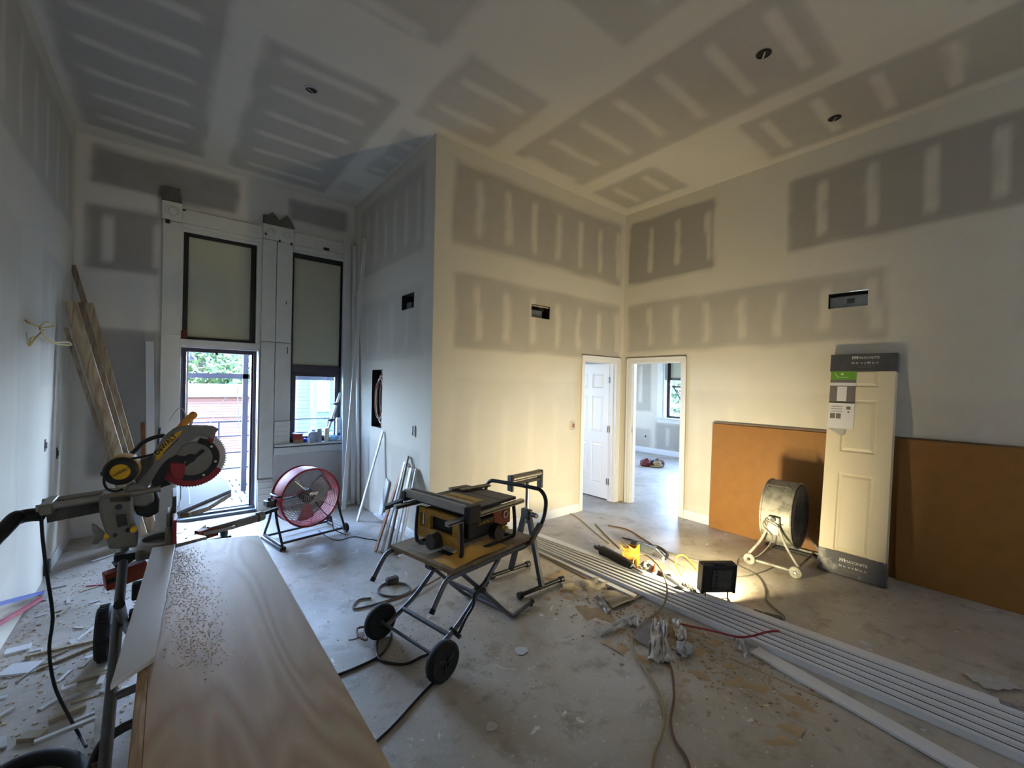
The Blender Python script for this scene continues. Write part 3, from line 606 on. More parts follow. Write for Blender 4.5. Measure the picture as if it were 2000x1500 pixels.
# ---------------------------------------------------------------- bedroom window
t = struct(thing('window_3', None, None, (XF, 5.3, .93)))
def yb_(lo, hi, nm, m, bev=.003): return MB().bb(lo, hi).build(nm, m, t, bevel=bev)
y0, y1 = WB[0], WB[1]
for a, c_ in ((y1-.02, y1+.02), (y0-.02, y0+.02)): yb_((XF-.03, a-.01, .93), (XF+.12, c_-.01, 3.2), 'reveal_board', 'paint_white')
yb_((XF-.04, y1+.01, .93), (XF, y1+.17, 3.3), 'casing_board', 'old_paint'); yb_((XF-.07, y0-.1, .895), (XF+.12, y1+.18, .93), 'sill_board', 'paint_white'); yb_((XF-.025, y0-.1, .80), (XF, y1+.16, .893), 'apron', 'old_paint')
for a in (y1-.10, y0+.02): yb_((XF+.1, a, .93), (XF+.17, a+.07, 3.2), 'frame_rail', 'black_frame')
for z, h in ((.93, .05), (1.86, .06), (3.14, .06)): yb_((XF+.1, y0+.08, z), (XF+.17, y1-.1, z+h), 'frame_rail', 'black_frame')
yb_((XF+.12, y0+.08, 1.92), (XF+.123, y1-.1, 3.14), 'roller_shade', 'shade', 0)
# awning sash pushed open at the bottom
yb_((XF+.15, y0+.1, 1.68), (XF+.2, y1-.13, 1.73), 'sash_rail', 'bronze_frame')
MB().bar((XF+.17, y1-.15, 1.7), (XF+.42, y1-.42, 1.02), .03, .03).build('sash_stay', 'bronze_frame', t); MB().bar((XF+.17, y0+.15, 1.7), (XF+.42, y0+.3, 1.02), .03, .03).build('sash_stay', 'bronze_frame', t)
sh = MB(); sh.add([(XF+.18, y0+.12, 1.7), (XF+.18, y1-.14, 1.7), (XF+.43, y1-.14, 1.0), (XF+.43, y0+.12, 1.0)], [(0, 1, 2, 3)]); sh.build('glass_pane', 'glass', t, smooth=False)

# ---------------------------------------------------------------- hardboard sheets on the right wall
def lean_sheet(name, label, cat, y0, y1, xb, xt, h, th, m):
    a = math.atan2(xt-xb, h)
    T = M.Translation((xb, y0, 0)) @ M.Rotation(a, 4, 'Y')
    return tag(MB(T).bb((0, 0, 0.002), (th, y1-y0, h)).build(name, m), label, cat)
lean_sheet('hardboard_sheet', 'orange-brown hardboard sheet leaning against the right wall behind the grey fan', 'sheet', .05, 2.49, 5.150, 5.195, 1.26, .007, 'hardboard')
lean_sheet('hardboard_sheet', 'hardboard sheet at the rear of the stack with its grey top edge showing', 'sheet', -.35, 2.475, 5.167, 5.208, 1.285, .008, 'hardboard_edge')
lean_sheet('hardboard_sheet', 'dark brown hardboard sheet leaning on the wall right of the packaged door', 'sheet', -2.2, .78, 5.120, 5.172, 1.27, .007, 'hardboard')

# ---------------------------------------------------------------- packaged bifold door
bd = thing('packaged_door', 'cream panelled bifold door in packaging leaning upright against the right wall', 'door', (4.85, 1.03, 0))
hgt = 2.055; tilt = math.atan2(5.12-4.80, 2.03)
Tb = M.Translation((4.805, 1.283, .012)) @ M.Rotation(math.radians(-90), 4, 'Z') @ M.Rotation(-tilt, 4, 'X')
rows = [(.2, .92), (1.12, 1.62), (1.74, 1.92)]
panel_door(Tb, .485, hgt, .034, 'door_cream', bd, [(.11, .375)], rows, name='front_leaf')
Tb2 = Tb @ M.Translation((.004, .037, 0)); MB(Tb2).bb((0, 0, 0), (.485, .034, hgt)).build('rear_leaf', 'door_cream', bd)
MB(Tb).bb((-.004, -.005, -.004), (.493, .076, .2)).build('end_cap', 'pack_worn', bd, bevel=.004)
MB(Tb).bb((-.006, -.005, hgt-.165), (.495, .076, hgt+.006)).build('end_cap', 'pack_grey', bd, bevel=.004)
ux, uz, un = (Tb.to_3x3() @ V((1, 0, 0))), (Tb.to_3x3() @ V((0, 0, 1))), (Tb.to_3x3() @ V((0, -1, 0)))
def onp(x, z, d=.0058): return Tb @ V((x, -d, z))
for z0, dark in ((0, 0), (hgt-.165, 0)):
    zc = z0+.1
    text('MASONITE', 'lettering', 'print_white', bd, onp(.285, zc+.03), ux, uz, .034)
    b = MB(Tb)
    for q in ((.165, 0), (.182, .0), (.199, 0)): b.bb((q[0], -.0065, zc+.018), (q[0]+.006, -.0055, zc+.05))
    b.add([(.165, -.0065, zc+.05), (.1735, -.0065, zc+.034), (.182, -.0065, zc+.05), (.182, -.0065, zc+.042), (.1735, -.0065, zc+.026), (.165, -.0065, zc+.042)], [(0, 1, 4, 5), (1, 2, 3, 4)])
    b.add([(.182, -.0065, zc+.05), (.1905, -.0065, zc+.034), (.199, -.0065, zc+.05), (.199, -.0065, zc+.042), (.1905, -.0065, zc+.026), (.182, -.0065, zc+.042)], [(0, 1, 4, 5), (1, 2, 3, 4)])
    b.build('emblem', 'print_white', bd, smooth=False)
    text('36 in. w x 80 in. h', 'lettering', 'print_white', bd, onp(.26, zc-.018), ux, uz, .028)
    for k, wd in ((0, .07), (1, .05)): MB(Tb).bb((.26-wd, -.0065, zc-.048-.014*k), (.26+wd, -.0055, zc-.044-.014*k)).build('print_line', 'print_grey', bd)
# product sheet hanging from the top cap
px0, px1 = .004, .205
sheet_ = MB(Tb).bb((px0, -.0035, hgt-.72), (px1, -.0015, hgt-.165)).build('product_sheet', 'print_white', bd)
def pr(x0, x1, z0, z1, m, nm='print_block', d=.0045): return MB(Tb).bb((x0, -d, z0), (x1, -.0035, z1)).build(nm, m, sheet_)
pr(px0, px1, hgt-.245, hgt-.165, 'print_green'); pr(px0, px1, hgt-.275, hgt-.245, 'print_grey'); pr(px0, px1, hgt-.46, hgt-.305, 'print_grey'); pr(px0+.06, px0+.135, hgt-.455, hgt-.312, 'print_white', 'door_picture', .0052)
pr(px0+.072, px0+.092, hgt-.445, hgt-.32, 'door_white', 'door_picture', .0056); pr(px0+.102, px0+.122, hgt-.445, hgt-.32, 'door_white', 'door_picture', .0056); pr(px0, px1, hgt-.475, hgt-.46, 'print_dark')
for k in range(3): pr(px0+.02, px0+.11, hgt-.51-.024*k, hgt-.506-.024*k, 'print_dark')
pr(px0+.015, px0+.055, hgt-.625, hgt-.575, 'print_grey'); pr(px0+.062, px0+.1, hgt-.625, hgt-.575, 'print_grey'); pr(px0+.14, px0+.172, hgt-.535, hgt-.505, 'print_grey'); pr(px0+.15, px0+.162, hgt-.565, hgt-.553, 'print_dark')
b = MB(Tb); b.add([(.035, -.0058, hgt-.18), (.06, -.0058, hgt-.222), (.062, -.0058, hgt-.217), (.04, -.0058, hgt-.18)], [(0, 1, 2, 3)]).bb((.06, -.0058, hgt-.222), (.14, -.0045, hgt-.218)).bb((.085, -.0058, hgt-.2), (.105, -.0045, hgt-.182)).build('print_mark', 'print_white', sheet_, smooth=False)
MB(Tb).add([(.004, -.004, hgt-.72), (.15, -.004, hgt-.72), (.14, -.012, hgt-.78), (.12, -.006, hgt-.79), (.05, -.006, hgt-.75)], [(0, 1, 2, 3, 4)]).build('torn_wrap', 'clear_plastic', bd, smooth=False)

# ---------------------------------------------------------------- drum fans
def drum_fan(name, label, loc, rz, R, zc, dp, body, tube_m, blade_m, wheel_m, grille_m, hub_m, base_z=.0, mirror=1):
    t = thing(name, label, 'fan', (loc[0], loc[1], 0), rz); T = world_of(t)
    b = MB(T); h = dp/2; c = (0, 0, zc); ax = (0, 1, 0)
    b.lathe([(R, -h), (R+.006, -h*.5), (R+.006, h*.5), (R, h), (R-.004, h), (R+.002, h*.5), (R+.002, -h*.5), (R-.004, -h)], c, ax, 48, True).build('drum', body, t)
    for y in (-h, h): MB(T).ring((0, y, zc), ax, R+.004, .009, 48, 8).build('rim', body, t)
    for nm, y in (('front_grille', -h), ('rear_grille', h)):
        g = MB(T); k = 14
        for i in range(1, k+1): g.ring((0, y-(.018 if y < 0 else -.018)*math.cos(i/k*1.5), zc), ax, R*i/(k+.3), .0026, 40, 4)
        for i in range(12):
            a = 2*PI*i/12
            g.tube([(math.cos(a)*R*q, y-(.018 if y < 0 else -.018)*math.cos(q*1.5), zc+math.sin(a)*R*q) for q in (.08, .4, .7, 1)], .0022, 4)
        g.build(nm, grille_m, t)
    for i in range(3):
        a0 = 2*PI*i/3+.5; bl = MB(T)
        def fn(u, v):
            r = .07+(R*.88-.07)*u; a = a0+(v-.5)*(.95-.25*u)*1.15
            return (r*math.cos(a), -.01+(v-.5)*.10*(1-.4*u), zc+r*math.sin(a))
        bl.grid(fn, 8, 8); o = bl.build('blade', blade_m, t); s = o.modifiers.new('solid', 'SOLIDIFY'); s.thickness = .003
    MB(T).lathe([(0, -.07), (.055, -.07), (.075, -.05), (.075, .06), (.05, .08), (0, .08)], c, ax, 24).build('motor', hub_m, t)
    MB(T).box((.04, -h*.62, zc+.03), (.1, .03, .035)).build('badge', 'chrome', t, bevel=.004)
    for s in (-1, 1): MB(T).bar((0, h*.55, zc), (s*R*.98, h*.55, zc+.02*s), .03, .012).build('motor_strut', tube_m, t)
    # tubular floor frame: triangle legs at the sides, two long rails, wheels on one end
    sx = R+.028
    for s in (-1, 1):
        MB(T).tube(curve([(s*sx, -.02, zc), (s*sx, -.1, zc*.55), (s*sx, -.22, .07), (s*sx, -.2, .045), (s*sx, 0, .045), (s*sx, .2, .045), (s*sx, .22, .07), (s*sx, .1, zc*.55), (s*sx, .02, zc)], 4), .0125, 8).build('side_leg', tube_m, t)
        MB(T).cyl((s*(R-.002), 0, zc), (s*(sx+.03), 0, zc), .022, 14).build('pivot_knob', 'black_plastic', t)
    for y in (-.17, .17): MB(T).tube([(-sx, y, .045), (sx, y, .045)], .0125, 8).build('cross_rail', tube_m, t)
    for y in (-.24, .24):
        MB(T).lathe([(.014, -.015), (.046, -.016), (.052, -.010), (.052, .010), (.046, .016), (.014, .015)], (mirror*(sx+.03), y*.8, .052), (1, 0, 0), 24, True).build('wheel', wheel_m, t)
        MB(T).cyl((mirror*(sx-.02), y*.8, .052), (mirror*(sx+.05), y*.8, .052), .01, 10).build('axle_cap', 'chrome', t)
    MB(T).bb((-mirror*(sx+.03), -.26, 0), (-mirror*(sx-.03), .26, .034)).build('rubber_foot', 'black_plastic', t, bevel=.008)
    return t, T
f1, T1 = drum_fan('drum_fan', 'red drum floor fan standing in front of the tall sash window', (1.185, 4.97), math.radians(10.4), .30, .44, .25, 'fan_red', 'tube_dark', 'steel', 'black_plastic', 'grille_wire', 'dusty_black')
MB(T1).tube(curve([(-.298, -.11, .50), (-.335, -.10, .505), (-.335, .06, .505), (-.298, .07, .50)], 5), .011, 8).build('carry_handle', 'black_plastic', f1)
tb_ = MB(T1).bb((-.41, -.06, .40), (-.33, .05, .46)).build('control_box', 'black_plastic', f1, bevel=.008); MB(T1).cyl((-.37, 0, .46), (-.37, 0, .485), .016, 12).build('knob', 'black_plastic', tb_)
MB(T1).tube(curve([(.03, -.15, .40), (.09, -.17, .30), (.2, -.18, .16), (.24, -.16, .05), (.3, -.3, .012)], 6), .005, 6).build('power_cord', 'cord_black', f1)
f2, T2 = drum_fan('drum_fan', 'dusty grey drum fan standing sideways in front of the orange hardboard', (4.762, 1.55), math.radians(3), .305, .475, .25, 'fan_grey', 'fan_grey', 'dark_grey', 'fan_grey', 'dusty_black', 'dark_grey', mirror=-1)
MB(T2).tube(curve([(-.17, -.09, .735), (-.19, -.09, .765), (-.19, .09, .765), (-.17, .09, .735)], 5), .008, 8).build('carry_handle', 'dusty_black', f2)
MB(T2).lathe([(.0, -.134), (.29, -.134), (.29, -.128), (0, -.128)], (0, 0, .475), (0, 1, 0), 40).build('shroud_plate', 'dusty_black', f2)
MB(T2).bb((-.345, -.05, .33), (-.315, .05, .5)).build('yoke_plate', 'fan_grey', f2, bevel=.01)
MB(T2).tube(curve([(-.34, -.02, .45), (-.37, -.06, .42), (-.38, .05, .46), (-.35, .08, .4), (-.36, 0, .3), (-.36, .12, .1), (-.3, .3, .01), (-.5, .25, .008)], 6), .005, 6).build('power_cord', 'cord_grey', f2)

# ---------------------------------------------------------------- table saw on its rolling stand
SO, SR = (1.343, 2.211, 0), math.radians(11.5)
st = thing('saw_stand', 'folding rolling stand with grey tubes and two rubber wheels under the table saw', 'saw stand', SO, SR); TS = world_of(st)
def w_tube(t, T, pts, r, m, nm, sm=5, n=10): return MB(T).tube(curve(pts, sm), r, n).build(nm, m, t)
for y in (-.085, .53):
    wh = MB(TS).lathe([(.03, -.026), (.078, -.026), (.092, -.030), (.106, -.024), (.112, -.012), (.112, .012), (.106, .024), (.092, .030), (.078, .026), (.03, .026)], (-.125, y, .112), (0, 1, 0), 40, True).build('wheel', 'rubber', st)
    MB(TS).lathe([(.0, -.016), (.072, -.018), (.078, -.024), (.08, -.02), (.08, .02), (.078, .024), (.072, .018), (0, .016)], (-.125, y, .112), (0, 1, 0), 32).build('hub', 'black_plastic', wh)
    b = MB(TS)
    for k in range(3):
        a = 2*PI*k/3+.5; b.bar((-.125+.015*math.cos(a), y-.022*(1 if y < .2 else -1)*(1), .112+.015*math.sin(a)), (-.125+.066*math.cos(a), y-.022*(1 if y < .2 else -1), .112+.066*math.sin(a)), .02, .01)
    b.build('spokes', 'dark_grey', wh)
for y, nm in ((.0, 'wheel_leg'), (.46, 'wheel_leg')):
    w_tube(st, TS, [(-.125, y, .11), (-.03, y, .155), (.12, y, .235), (.39, y, .45), (.46, y, .52)], .0155, 'grey_tube', nm)
MB(TS).cyl((-.125, -.1, .112), (-.125, .55, .112), .010, 10).build('axle', 'grey_tube', st); MB(TS).cyl((-.0, .0, .17), (-.0, .46, .17), .0145, 12).build('cross_tube', 'grey_tube', st)
for y in (.03, .50):
    w_tube(st, TS, [(.10, y, .515), (.13, y, .49), (.40, y, .235), (.60, y, .045), (.645, y, .018), (.70, y, .016), (.88, y, .03)], .0155, 'grey_tube', 'foot_leg')
    MB(TS).cyl((.865, y, .03), (.885, y, .03), .02, 10).build('foot_cap', 'black_plastic', st); MB(TS).cyl((.868, y, 0), (.868, y, .03), .012, 10).build('foot_pad', 'black_plastic', st)
MB(TS).cyl((.645, .03, .02), (.645, .5, .02), .0145, 12).build('cross_tube', 'grey_tube', st)
MB(TS).cyl((.43, .03, .20), (.43, .5, .20), .0145, 12).build('cross_tube', 'grey_tube', st)
for y in (-.018, .585):
    w_tube(st, TS, [(.7, y, .522), (.3, y, .524), (.02, y, .528), (-.045, y, .52), (-.085, y, .48), (-.15, y, .385)], .0155, 'grey_tube', 'frame_rail')
    MB(TS).cyl((-.145, y, .393), (-.16, y, .37), .018, 12).build('end_cap', 'black_plastic', st)
w_tube(st, TS, [(.60, -.018, .515), (.72, -.018, .512), (.80, -.018, .535), (.90, -.018, .61), (.955, -.018, .70), (.965, -.018, .80), (.955, .02, .865), (.95, .1, .878), (.945, .45, .87), (.94, .54, .86), (.935, .585, .80), (.9, .585, .64), (.80, .585, .53), (.6, .585, .51)], .0155, 'tube_dark', 'push_handle', 5, 12)
MB(TS).bar((.76, -.018, .52), (.9, -.018, .625), .034, .034).build('handle_sleeve', 'dark_grey', st)
lk = w_tube(st, TS, [(.05, -.03, .17), (.1, -.035, .24), (.16, -.04, .3), (.165, -.04, .36), (.21, -.03, .375), (.3, -.02, .41)], .009, 'tube_dark', 'release_lever'); MB(TS).cyl((.03, -.06, .17), (.03, .02, .19), .014, 10).build('lever_grip', 'black_plastic', lk)
for y in (-.0, .5): MB(TS).cyl((.262, y-.035, .355), (.262, y+.035, .355), .02, 12).build('pivot_bolt', 'dark_grey', st)
# plywood platform
pf = MB(TS).bb((-.01, -.02, .54), (.80, .60, .566)); pf.build('platform', 'plywood_dusty', st, bevel=.002)
MB(TS).bb((.0, .0, .5), (.78, .03, .54)).build('batten', 'pine_y', st); MB(TS).bb((.0, .55, .5), (.78, .58, .54)).build('batten', 'pine_y', st)
# the saw itself
zb, zt = .566, .872
ts = thing('table_saw', 'yellow and black jobsite table saw covered in sawdust on the rolling stand', 'table saw', TS @ V((.4, .29, zb)), SR)
MB(TS).bb((.145, .045, zt-.022), (.675, .53, zt)).build('table_top', 'dark_grey', ts, bevel=.003)
MB(TS).bb((.30, .14, zt), (.435, .455, zt+.0025)).build('throat_plate', 'tool_yellow_dusty', ts)
MB(TS).bb((.355, .16, zt+.0026), (.361, .44, zt+.0045)).build('blade_slot', 'ink', ts)
for x in (.235, .52): MB(TS).bb((x, .045, zt+.0002), (x+.012, .53, zt+.0012)).build('mitre_slot', 'ink', ts)
for y, z, x0, x1 in ((.02, zt-.03, -.02, .72), (.545, zt-.03, -.02, .70)):
    r = MB(TS).bb((x0, y-.018, z-.018), (x1, y+.018, z+.01)).build('fence_rail', 'steel', ts, bevel=.003); MB(TS).bb((x0, y-.02, z-.008), (x1, y-.017, z-.002)).build('rail_groove', 'ink', r)
fc = MB(TS).bb((.11, -.01, zt+.002), (.13, .62, zt+.055)).bb((.185, -.01, zt+.002), (.2, .62, zt+.05)).bb((.13, -.01, zt+.002), (.185, .62, zt+.012)).build('rip_fence', 'fence_grey', ts)
MB(TS).bb((.132, .03, zt+.012), (.183, .6, zt+.034)).build('push_stick', 'black_plastic', fc, bevel=.006)
MB(TS).bb((.10, -.05, zt-.05), (.205, .0, zt+.058)).build('fence_lock', 'black_plastic', fc, bevel=.006); MB(TS).bb((.1, .6, zt-.03), (.205, .65, zt+.04)).build('fence_hook', 'black_plastic', fc, bevel=.006)
MB(TS).bar((.08, .60, zt-.02), (-.04, .64, zt-.05), .05, .025).build('fence_arm', 'dark_grey', fc)
# body: yellow motor housing below, black base
MB(TS).bb((.17, .1, zb+.07), (.62, .48, zt-.06)).build('cabinet', 'black_plastic', ts, bevel=.01)
yb2 = MB(TS).bb((.135, .06, zb+.055), (.165, .50, zb+.13)).bb((.135, .06, zb+.13), (.165, .14, zt-.05)).bb((.135, .36, zb+.13), (.165, .42, zt-.045)).bb((.135, .47, zb+.13), (.165, .50, zt-.045)).bb((.135, .06, zt-.085), (.165, .50, zt-.045)); yb2.build('side_panel', 'tool_yellow_dusty', ts, bevel=.004)
MB(TS).bb((.2, .055, zb+.11), (.6, .1, zt-.09)).build('front_panel', 'black_plastic', ts, bevel=.01); MB(TS).bb((.44, .05, zb+.13), (.62, .09, zt-.05)).build('front_panel', 'brick_orange', ts, bevel=.006)
MB(TS).cyl((.45, .06, zb+.11), (.45, .0, zb+.11), .055, 24).build('hand_wheel', 'black_plastic', ts); MB(TS).cyl((.48, .01, zb+.14), (.48, -.04, zb+.14), .012, 12).build('crank_knob', 'tool_yellow', ts)
MB(TS).ring((.56, .045, zb+.2), (0, 1, 0), .022, .006, 20, 6).build('switch_ring', 'cord_white', ts)
text('DeWALT', 'lettering', 'tool_yellow', ts, TS @ V((.36, .053, zb+.19)), TS.to_3x3() @ V((1, 0, 0)), (0, 0, 1), .035)
MB(TS).lathe([(0, 0), (.05, 0), (.055, .02), (.05, .1), (0, .1)], (.17, .28, zb+.075), (-1, 0, 0), 20).build('dust_port', 'dusty_black', ts)
for x in (.135, .665):
    MB(TS).tube(curve([(x, .06, zt-.05), (x, .045, zb+.12), (x, .05, zb+.03), (x, .09, zb+.013), (x, .3, zb+.012), (x, .46, zb+.013), (x, .5, zb+.03), (x, .505, zb+.12), (x, .49, zt-.05)], 4), .0135, 10).build('roll_cage', 'black_plastic' if x < .3 else 'tube_dark', ts)
for y in (.07, .48): MB(TS).cyl((.135, y, zb+.012), (.665, y, zb+.012), .012, 10).build('base_tube', 'tube_dark', ts)
dustpile = MB(TS)
def dp(u, v):
    x, y = .02+.5*u, -.01+.2*v; h = .062*math.exp(-((u-.42)/.26)**2-((v-.45)/.33)**2)*(1+.3*NZ.noise((u*9, v*9, 1)))
    return (x, y, zb+.001+max(0, h-.004)+.0005)
dustpile.grid(dp, 28, 16); tag(dustpile.build('sawdust_heap', 'dust_heap'), 'loose tan sawdust heaped at the corner of the saw platform', 'sawdust', kind='stuff')
tag(MB(TS).add([(-.005, .40, zb+.02), (.05, .28, zb+.004), (.16, .2, zb+.03), (.17, .27, zb+.035), (.1, .36, zb+.02), (.03, .43, zb+.03)], [(0, 1, 2, 3, 4, 5)]).build('paper_sheet', 'paper', smooth=False), 'white folded paper lying at the back of the saw platform', 'paper')
for i, (x0, y0, x1, y1, w_, lb) in enumerate(((.50, .44, .76, .40, .06, 'pale wood offcut lying across the back of the saw table'), (.46, .52, .62, .49, .05, 'shorter wood offcut at the rear edge of the saw table'))):
    tag(MB(TS).bar((x0, y0, zt+.0085+.0*i), (x1, y1, zt+.0085), w_, .015).build('wood_offcut', 'pine_grey', bevel=.001), lb, 'offcut')
tag(MB(TS).bar((.42, .545, zb+.06), (.70, .52, zb+.035), .14, .018, (0, .5, 1)).build('board_offcut', 'kraft'), 'wide grey board offcut on the platform behind the saw', 'offcut')

# ---------------------------------------------------------------- roller stand
rs = thing('roller_stand', 'adjustable roller stand with chrome post beyond the table saw', 'roller stand', (2.42, 2.75, 0)); 
for y, x0, x1 in ((2.545, 2.19, 2.65), (2.95, 2.21, 2.62)):
    MB().tube([(x0, y, .028), (x1, y, .028)], .017, 10).build('foot_bar', 'tube_dark', rs)
    for x in (x0, x1): MB().cyl((x-.02, y, .026), (x+.02, y, .026), .026, 12).build('rubber_end', 'black_plastic', rs)
for y in (2.545, 2.95): MB().bar((2.42, y, .03), (2.42, 2.75+(y-2.75)*.12, .585), .03, .045).build('leg', 'tube_dark', rs)
MB().bb((2.395, 2.70, .54), (2.445, 2.80, .62)).build('collar', 'black_plastic', rs, bevel=.006); kb = MB().cyl((2.42, 2.68, .59), (2.42, 2.62, .59), .02, 12).build('lock_knob', 'black_plastic', rs)
MB().cyl((2.42, 2.75, .5), (2.42, 2.75, .845), .0165, 14).build('post', 'chrome', rs)
MB().bar((2.25, 2.75, .852), (2.60, 2.80, .852), .045, .02).build('cradle', 'black_plastic', rs)
for x, y in ((2.232, 2.747), (2.615, 2.80)): MB().bb((x-.012, y-.03, .77 if x > 2.4 else .80), (x+.012, y+.03, .93)).build('end_bracket', 'black_plastic', rs, bevel=.004)
MB().cyl((2.245, 2.75, .905), (2.603, 2.798, .905), .029, 20).build('roller', 'steel', rs); MB().cyl((2.63, 2.8, .915), (2.6, 2.798, .91), .012, 10).build('axle_bolt', 'black_plastic', rs)

# ---------------------------------------------------------------- plywood work top and white workpiece beside the mitre saw
ZT = .87
wp = thing('work_board', 'wide plywood board laid as a work surface beside the mitre saw in the foreground', 'board', (.16, 1.6, ZT-.022))
pl = [(-.030, .62), (.384, .62), (.384, 2.565), (.33, 2.60), (.15, 2.655), (.02, 2.60), (-.0295, 2.585)]
MB().zprism(pl, ZT-.02, ZT).build('top_ply', 'plywood', wp, smooth=False)
MB().bb((-.054, .62, ZT-.085), (-.0302, 2.55, ZT-.0005)).build('edge_batten', 'plywood_edge', wp, bevel=.002); MB().bb((.352, .64, ZT-.08), (.383, 2.5, ZT-.0205)).build('edge_batten', 'plywood_edge', wp, bevel=.002)
a, b_ = V((-.06, 1.55, ZT+.008)), V((-.003, 2.60, ZT+.008)); d = (b_-a).normalized(); s = d.cross(V((0, 0, 1))).normalized()
tag(MB().add([a-s*.042-d*.05, a+s*.042+d*.035, b_+s*.043, b_-s*.043, a-s*.042-d*.05+V((0, 0, .015)), a+s*.042+d*.035+V((0, 0, .015)), b_+s*.043+V((0, 0, .015)), b_-s*.043+V((0, 0, .015))],
    [(3, 2, 1, 0), (4, 5, 6, 7), (0, 1, 5, 4), (1, 2, 6, 5), (2, 3, 7, 6), (3, 0, 4, 7)]).build('casing_board', 'trim_white', bevel=.002), 'white trim board with an angled cut end lying on the plywood work board', 'trim board')
sd_ = MB()
for i in range(1800):
    k = random.random()**1.6; x = .045+random.gauss(0, .04)+.05*k; y = 2.5-1.0*k+random.gauss(0, .05); r = random.uniform(.0005, .0014)
    if not (.0 < x < .35): continue
    sd_.box((x, y, ZT+r*.5), (r*2, r*random.uniform(1.5, 3), r), M.Rotation(random.random()*3, 3, 'Z'))
tag(sd_.build('sawdust', 'dust_pale'), 'streak of sawdust and chips on the plywood next to the white board', 'sawdust', kind='stuff')
# ---------------------------------------------------------------- mitre saw (blade plane y = 2.80)
ms = thing('mitre_saw', 'sliding mitre saw with raised blade, yellow label and black dust hose', 'mitre saw', (.0, 2.8, .79))
def yp(poly, y0, y1, nm, m, par=ms, bev=0): return MB().yprism(poly, y0, y1).build(nm, m, par, bevel=bev)
bc = V((.108, 2.80, 1.268)); BR = .155
# blade with teeth
pts = []
NT = 72
for i in range(NT):
    a = 2*PI*i/NT; pts += [(bc.x+BR*math.cos(a), bc.z+BR*math.sin(a)), (bc.x+(BR-.011)*math.cos(a+.035), bc.z+(BR-.011)*math.sin(a+.035)), (bc.x+(BR-.010)*math.cos(a+.07), bc.z+(BR-.010)*math.sin(a+.07))]
yp(pts, 2.799, 2.8015, 'blade', 'steel')
def sector(r0, r1, a0, a1, n=40):
    A = [math.radians(a0+(a1-a0)*i/n) for i in range(n+1)]
    return [(bc.x+r1*math.cos(q), bc.z+r1*math.sin(q)) for q in A]+[(bc.x+r0*math.cos(q), bc.z+r0*math.sin(q)) for q in A[::-1]]
yp(sector(.088, .143, -165, -28), 2.776, 2.79, 'lower_guard', 'guard_red'); yp(sector(.088, .116, -28, 62), 2.776, 2.79, 'lower_guard', 'guard_red')
yp(sector(.084, .112, -150, 75), 2.768, 2.777, 'guard_ring', 'black_plastic')
yp(sector(0.001, .088, 0, 359), 2.770, 2.779, 'flange_disc', 'grey_cast')
for a in (-118, -62, -12, 38): q = math.radians(a); MB().cyl((bc.x+.099*math.cos(q), 2.764, bc.z+.099*math.sin(q)), (bc.x+.099*math.cos(q), 2.769, bc.z+.099*math.sin(q)), .006, 10).build('bolt', 'cord_white', ms)
MB().cyl((bc.x-.012, 2.755, bc.z+.006), (bc.x-.012, 2.771, bc.z+.006), .022, 18).build('arbor_bolt', 'black_plastic', ms)
MB().bar((bc.x-.035, 2.762, bc.z-.03), (bc.x+.045, 2.762, bc.z+.045), .014, .008, (0, 1, 0)).build('guard_lever', 'black_plastic', ms)
yp([(0.012, 1.263), (0.041, 1.258), (0.074, 1.252), (0.077, 1.217), (0.065, 1.171), (0.032, 1.18), (0.015, 1.214)], 2.748, 2.772, 'guard_block', 'guard_red', bev=.004)
yp([(-0.049, 1.237), (-0.014, 1.285), (0.026, 1.3), (0.076, 1.284), (0.072, 1.25), (0.016, 1.261), (0.001, 1.206), (-0.018, 1.143), (-0.047, 1.122), (-0.056, 1.174)], 2.765, 2.80, 'guard_link', 'black_plastic')
yp([(-0.005, 1.178), (0.02, 1.149), (-0.008, 1.142), (-0.024, 1.134), (-0.016, 1.159)], 2.76, 2.79, 'guard_tail', 'black_plastic')
# arm and upper guard casting
yp([(-0.12, 1.172), (-0.082, 1.227), (-0.057, 1.273), (-0.056, 1.301), (-0.041, 1.343), (-0.01, 1.397), (0.024, 1.431), (0.054, 1.446), (0.086, 1.447), (0.155, 1.446), (0.188, 1.437), (0.213, 1.419), (0.2, 1.403), (0.187, 1.368), (0.164, 1.383), (0.134, 1.391), (0.104, 1.374), (0.066, 1.345), (0.04, 1.3), (0.01, 1.284), (-0.014, 1.261), (-0.039, 1.212), (-0.067, 1.152), (-0.101, 1.132)], 2.742, 2.795, 'arm_casting', 'grey_cast', bev=.006)
yp([(0.151, 1.447), (0.187, 1.44), (0.217, 1.42), (0.203, 1.401), (0.193, 1.355), (0.18, 1.345), (0.168, 1.384), (0.139, 1.396)], 2.76, 2.80, 'guard_nose', 'guard_red', bev=.004)
yp([(-0.043, 1.279), (-0.038, 1.319), (-0.008, 1.373), (0.038, 1.414), (0.063, 1.428), (0.053, 1.406), (0.025, 1.371), (-0.001, 1.332), (-0.026, 1.288)], 2.739, 2.743, 'label_plate', 'tool_yellow')
lo, hi_ = V((-0.038, 2.738, 1.31)), V((0.038, 2.738, 1.399)); ud = (hi_-lo); ud.y = 0
text('DeWALT', 'lettering', 'ink', ms, (lo+hi_)/2+V((-.004, 0, .003)), ud, (-ud.z, 0, ud.x), .029, .0012, offset=.0006)
MB().bar((-0.013, 2.738, 1.313), (0.047, 2.738, 1.383), .003, .003, (0, 1, 0)).build('label_stripe', 'ink', ms)
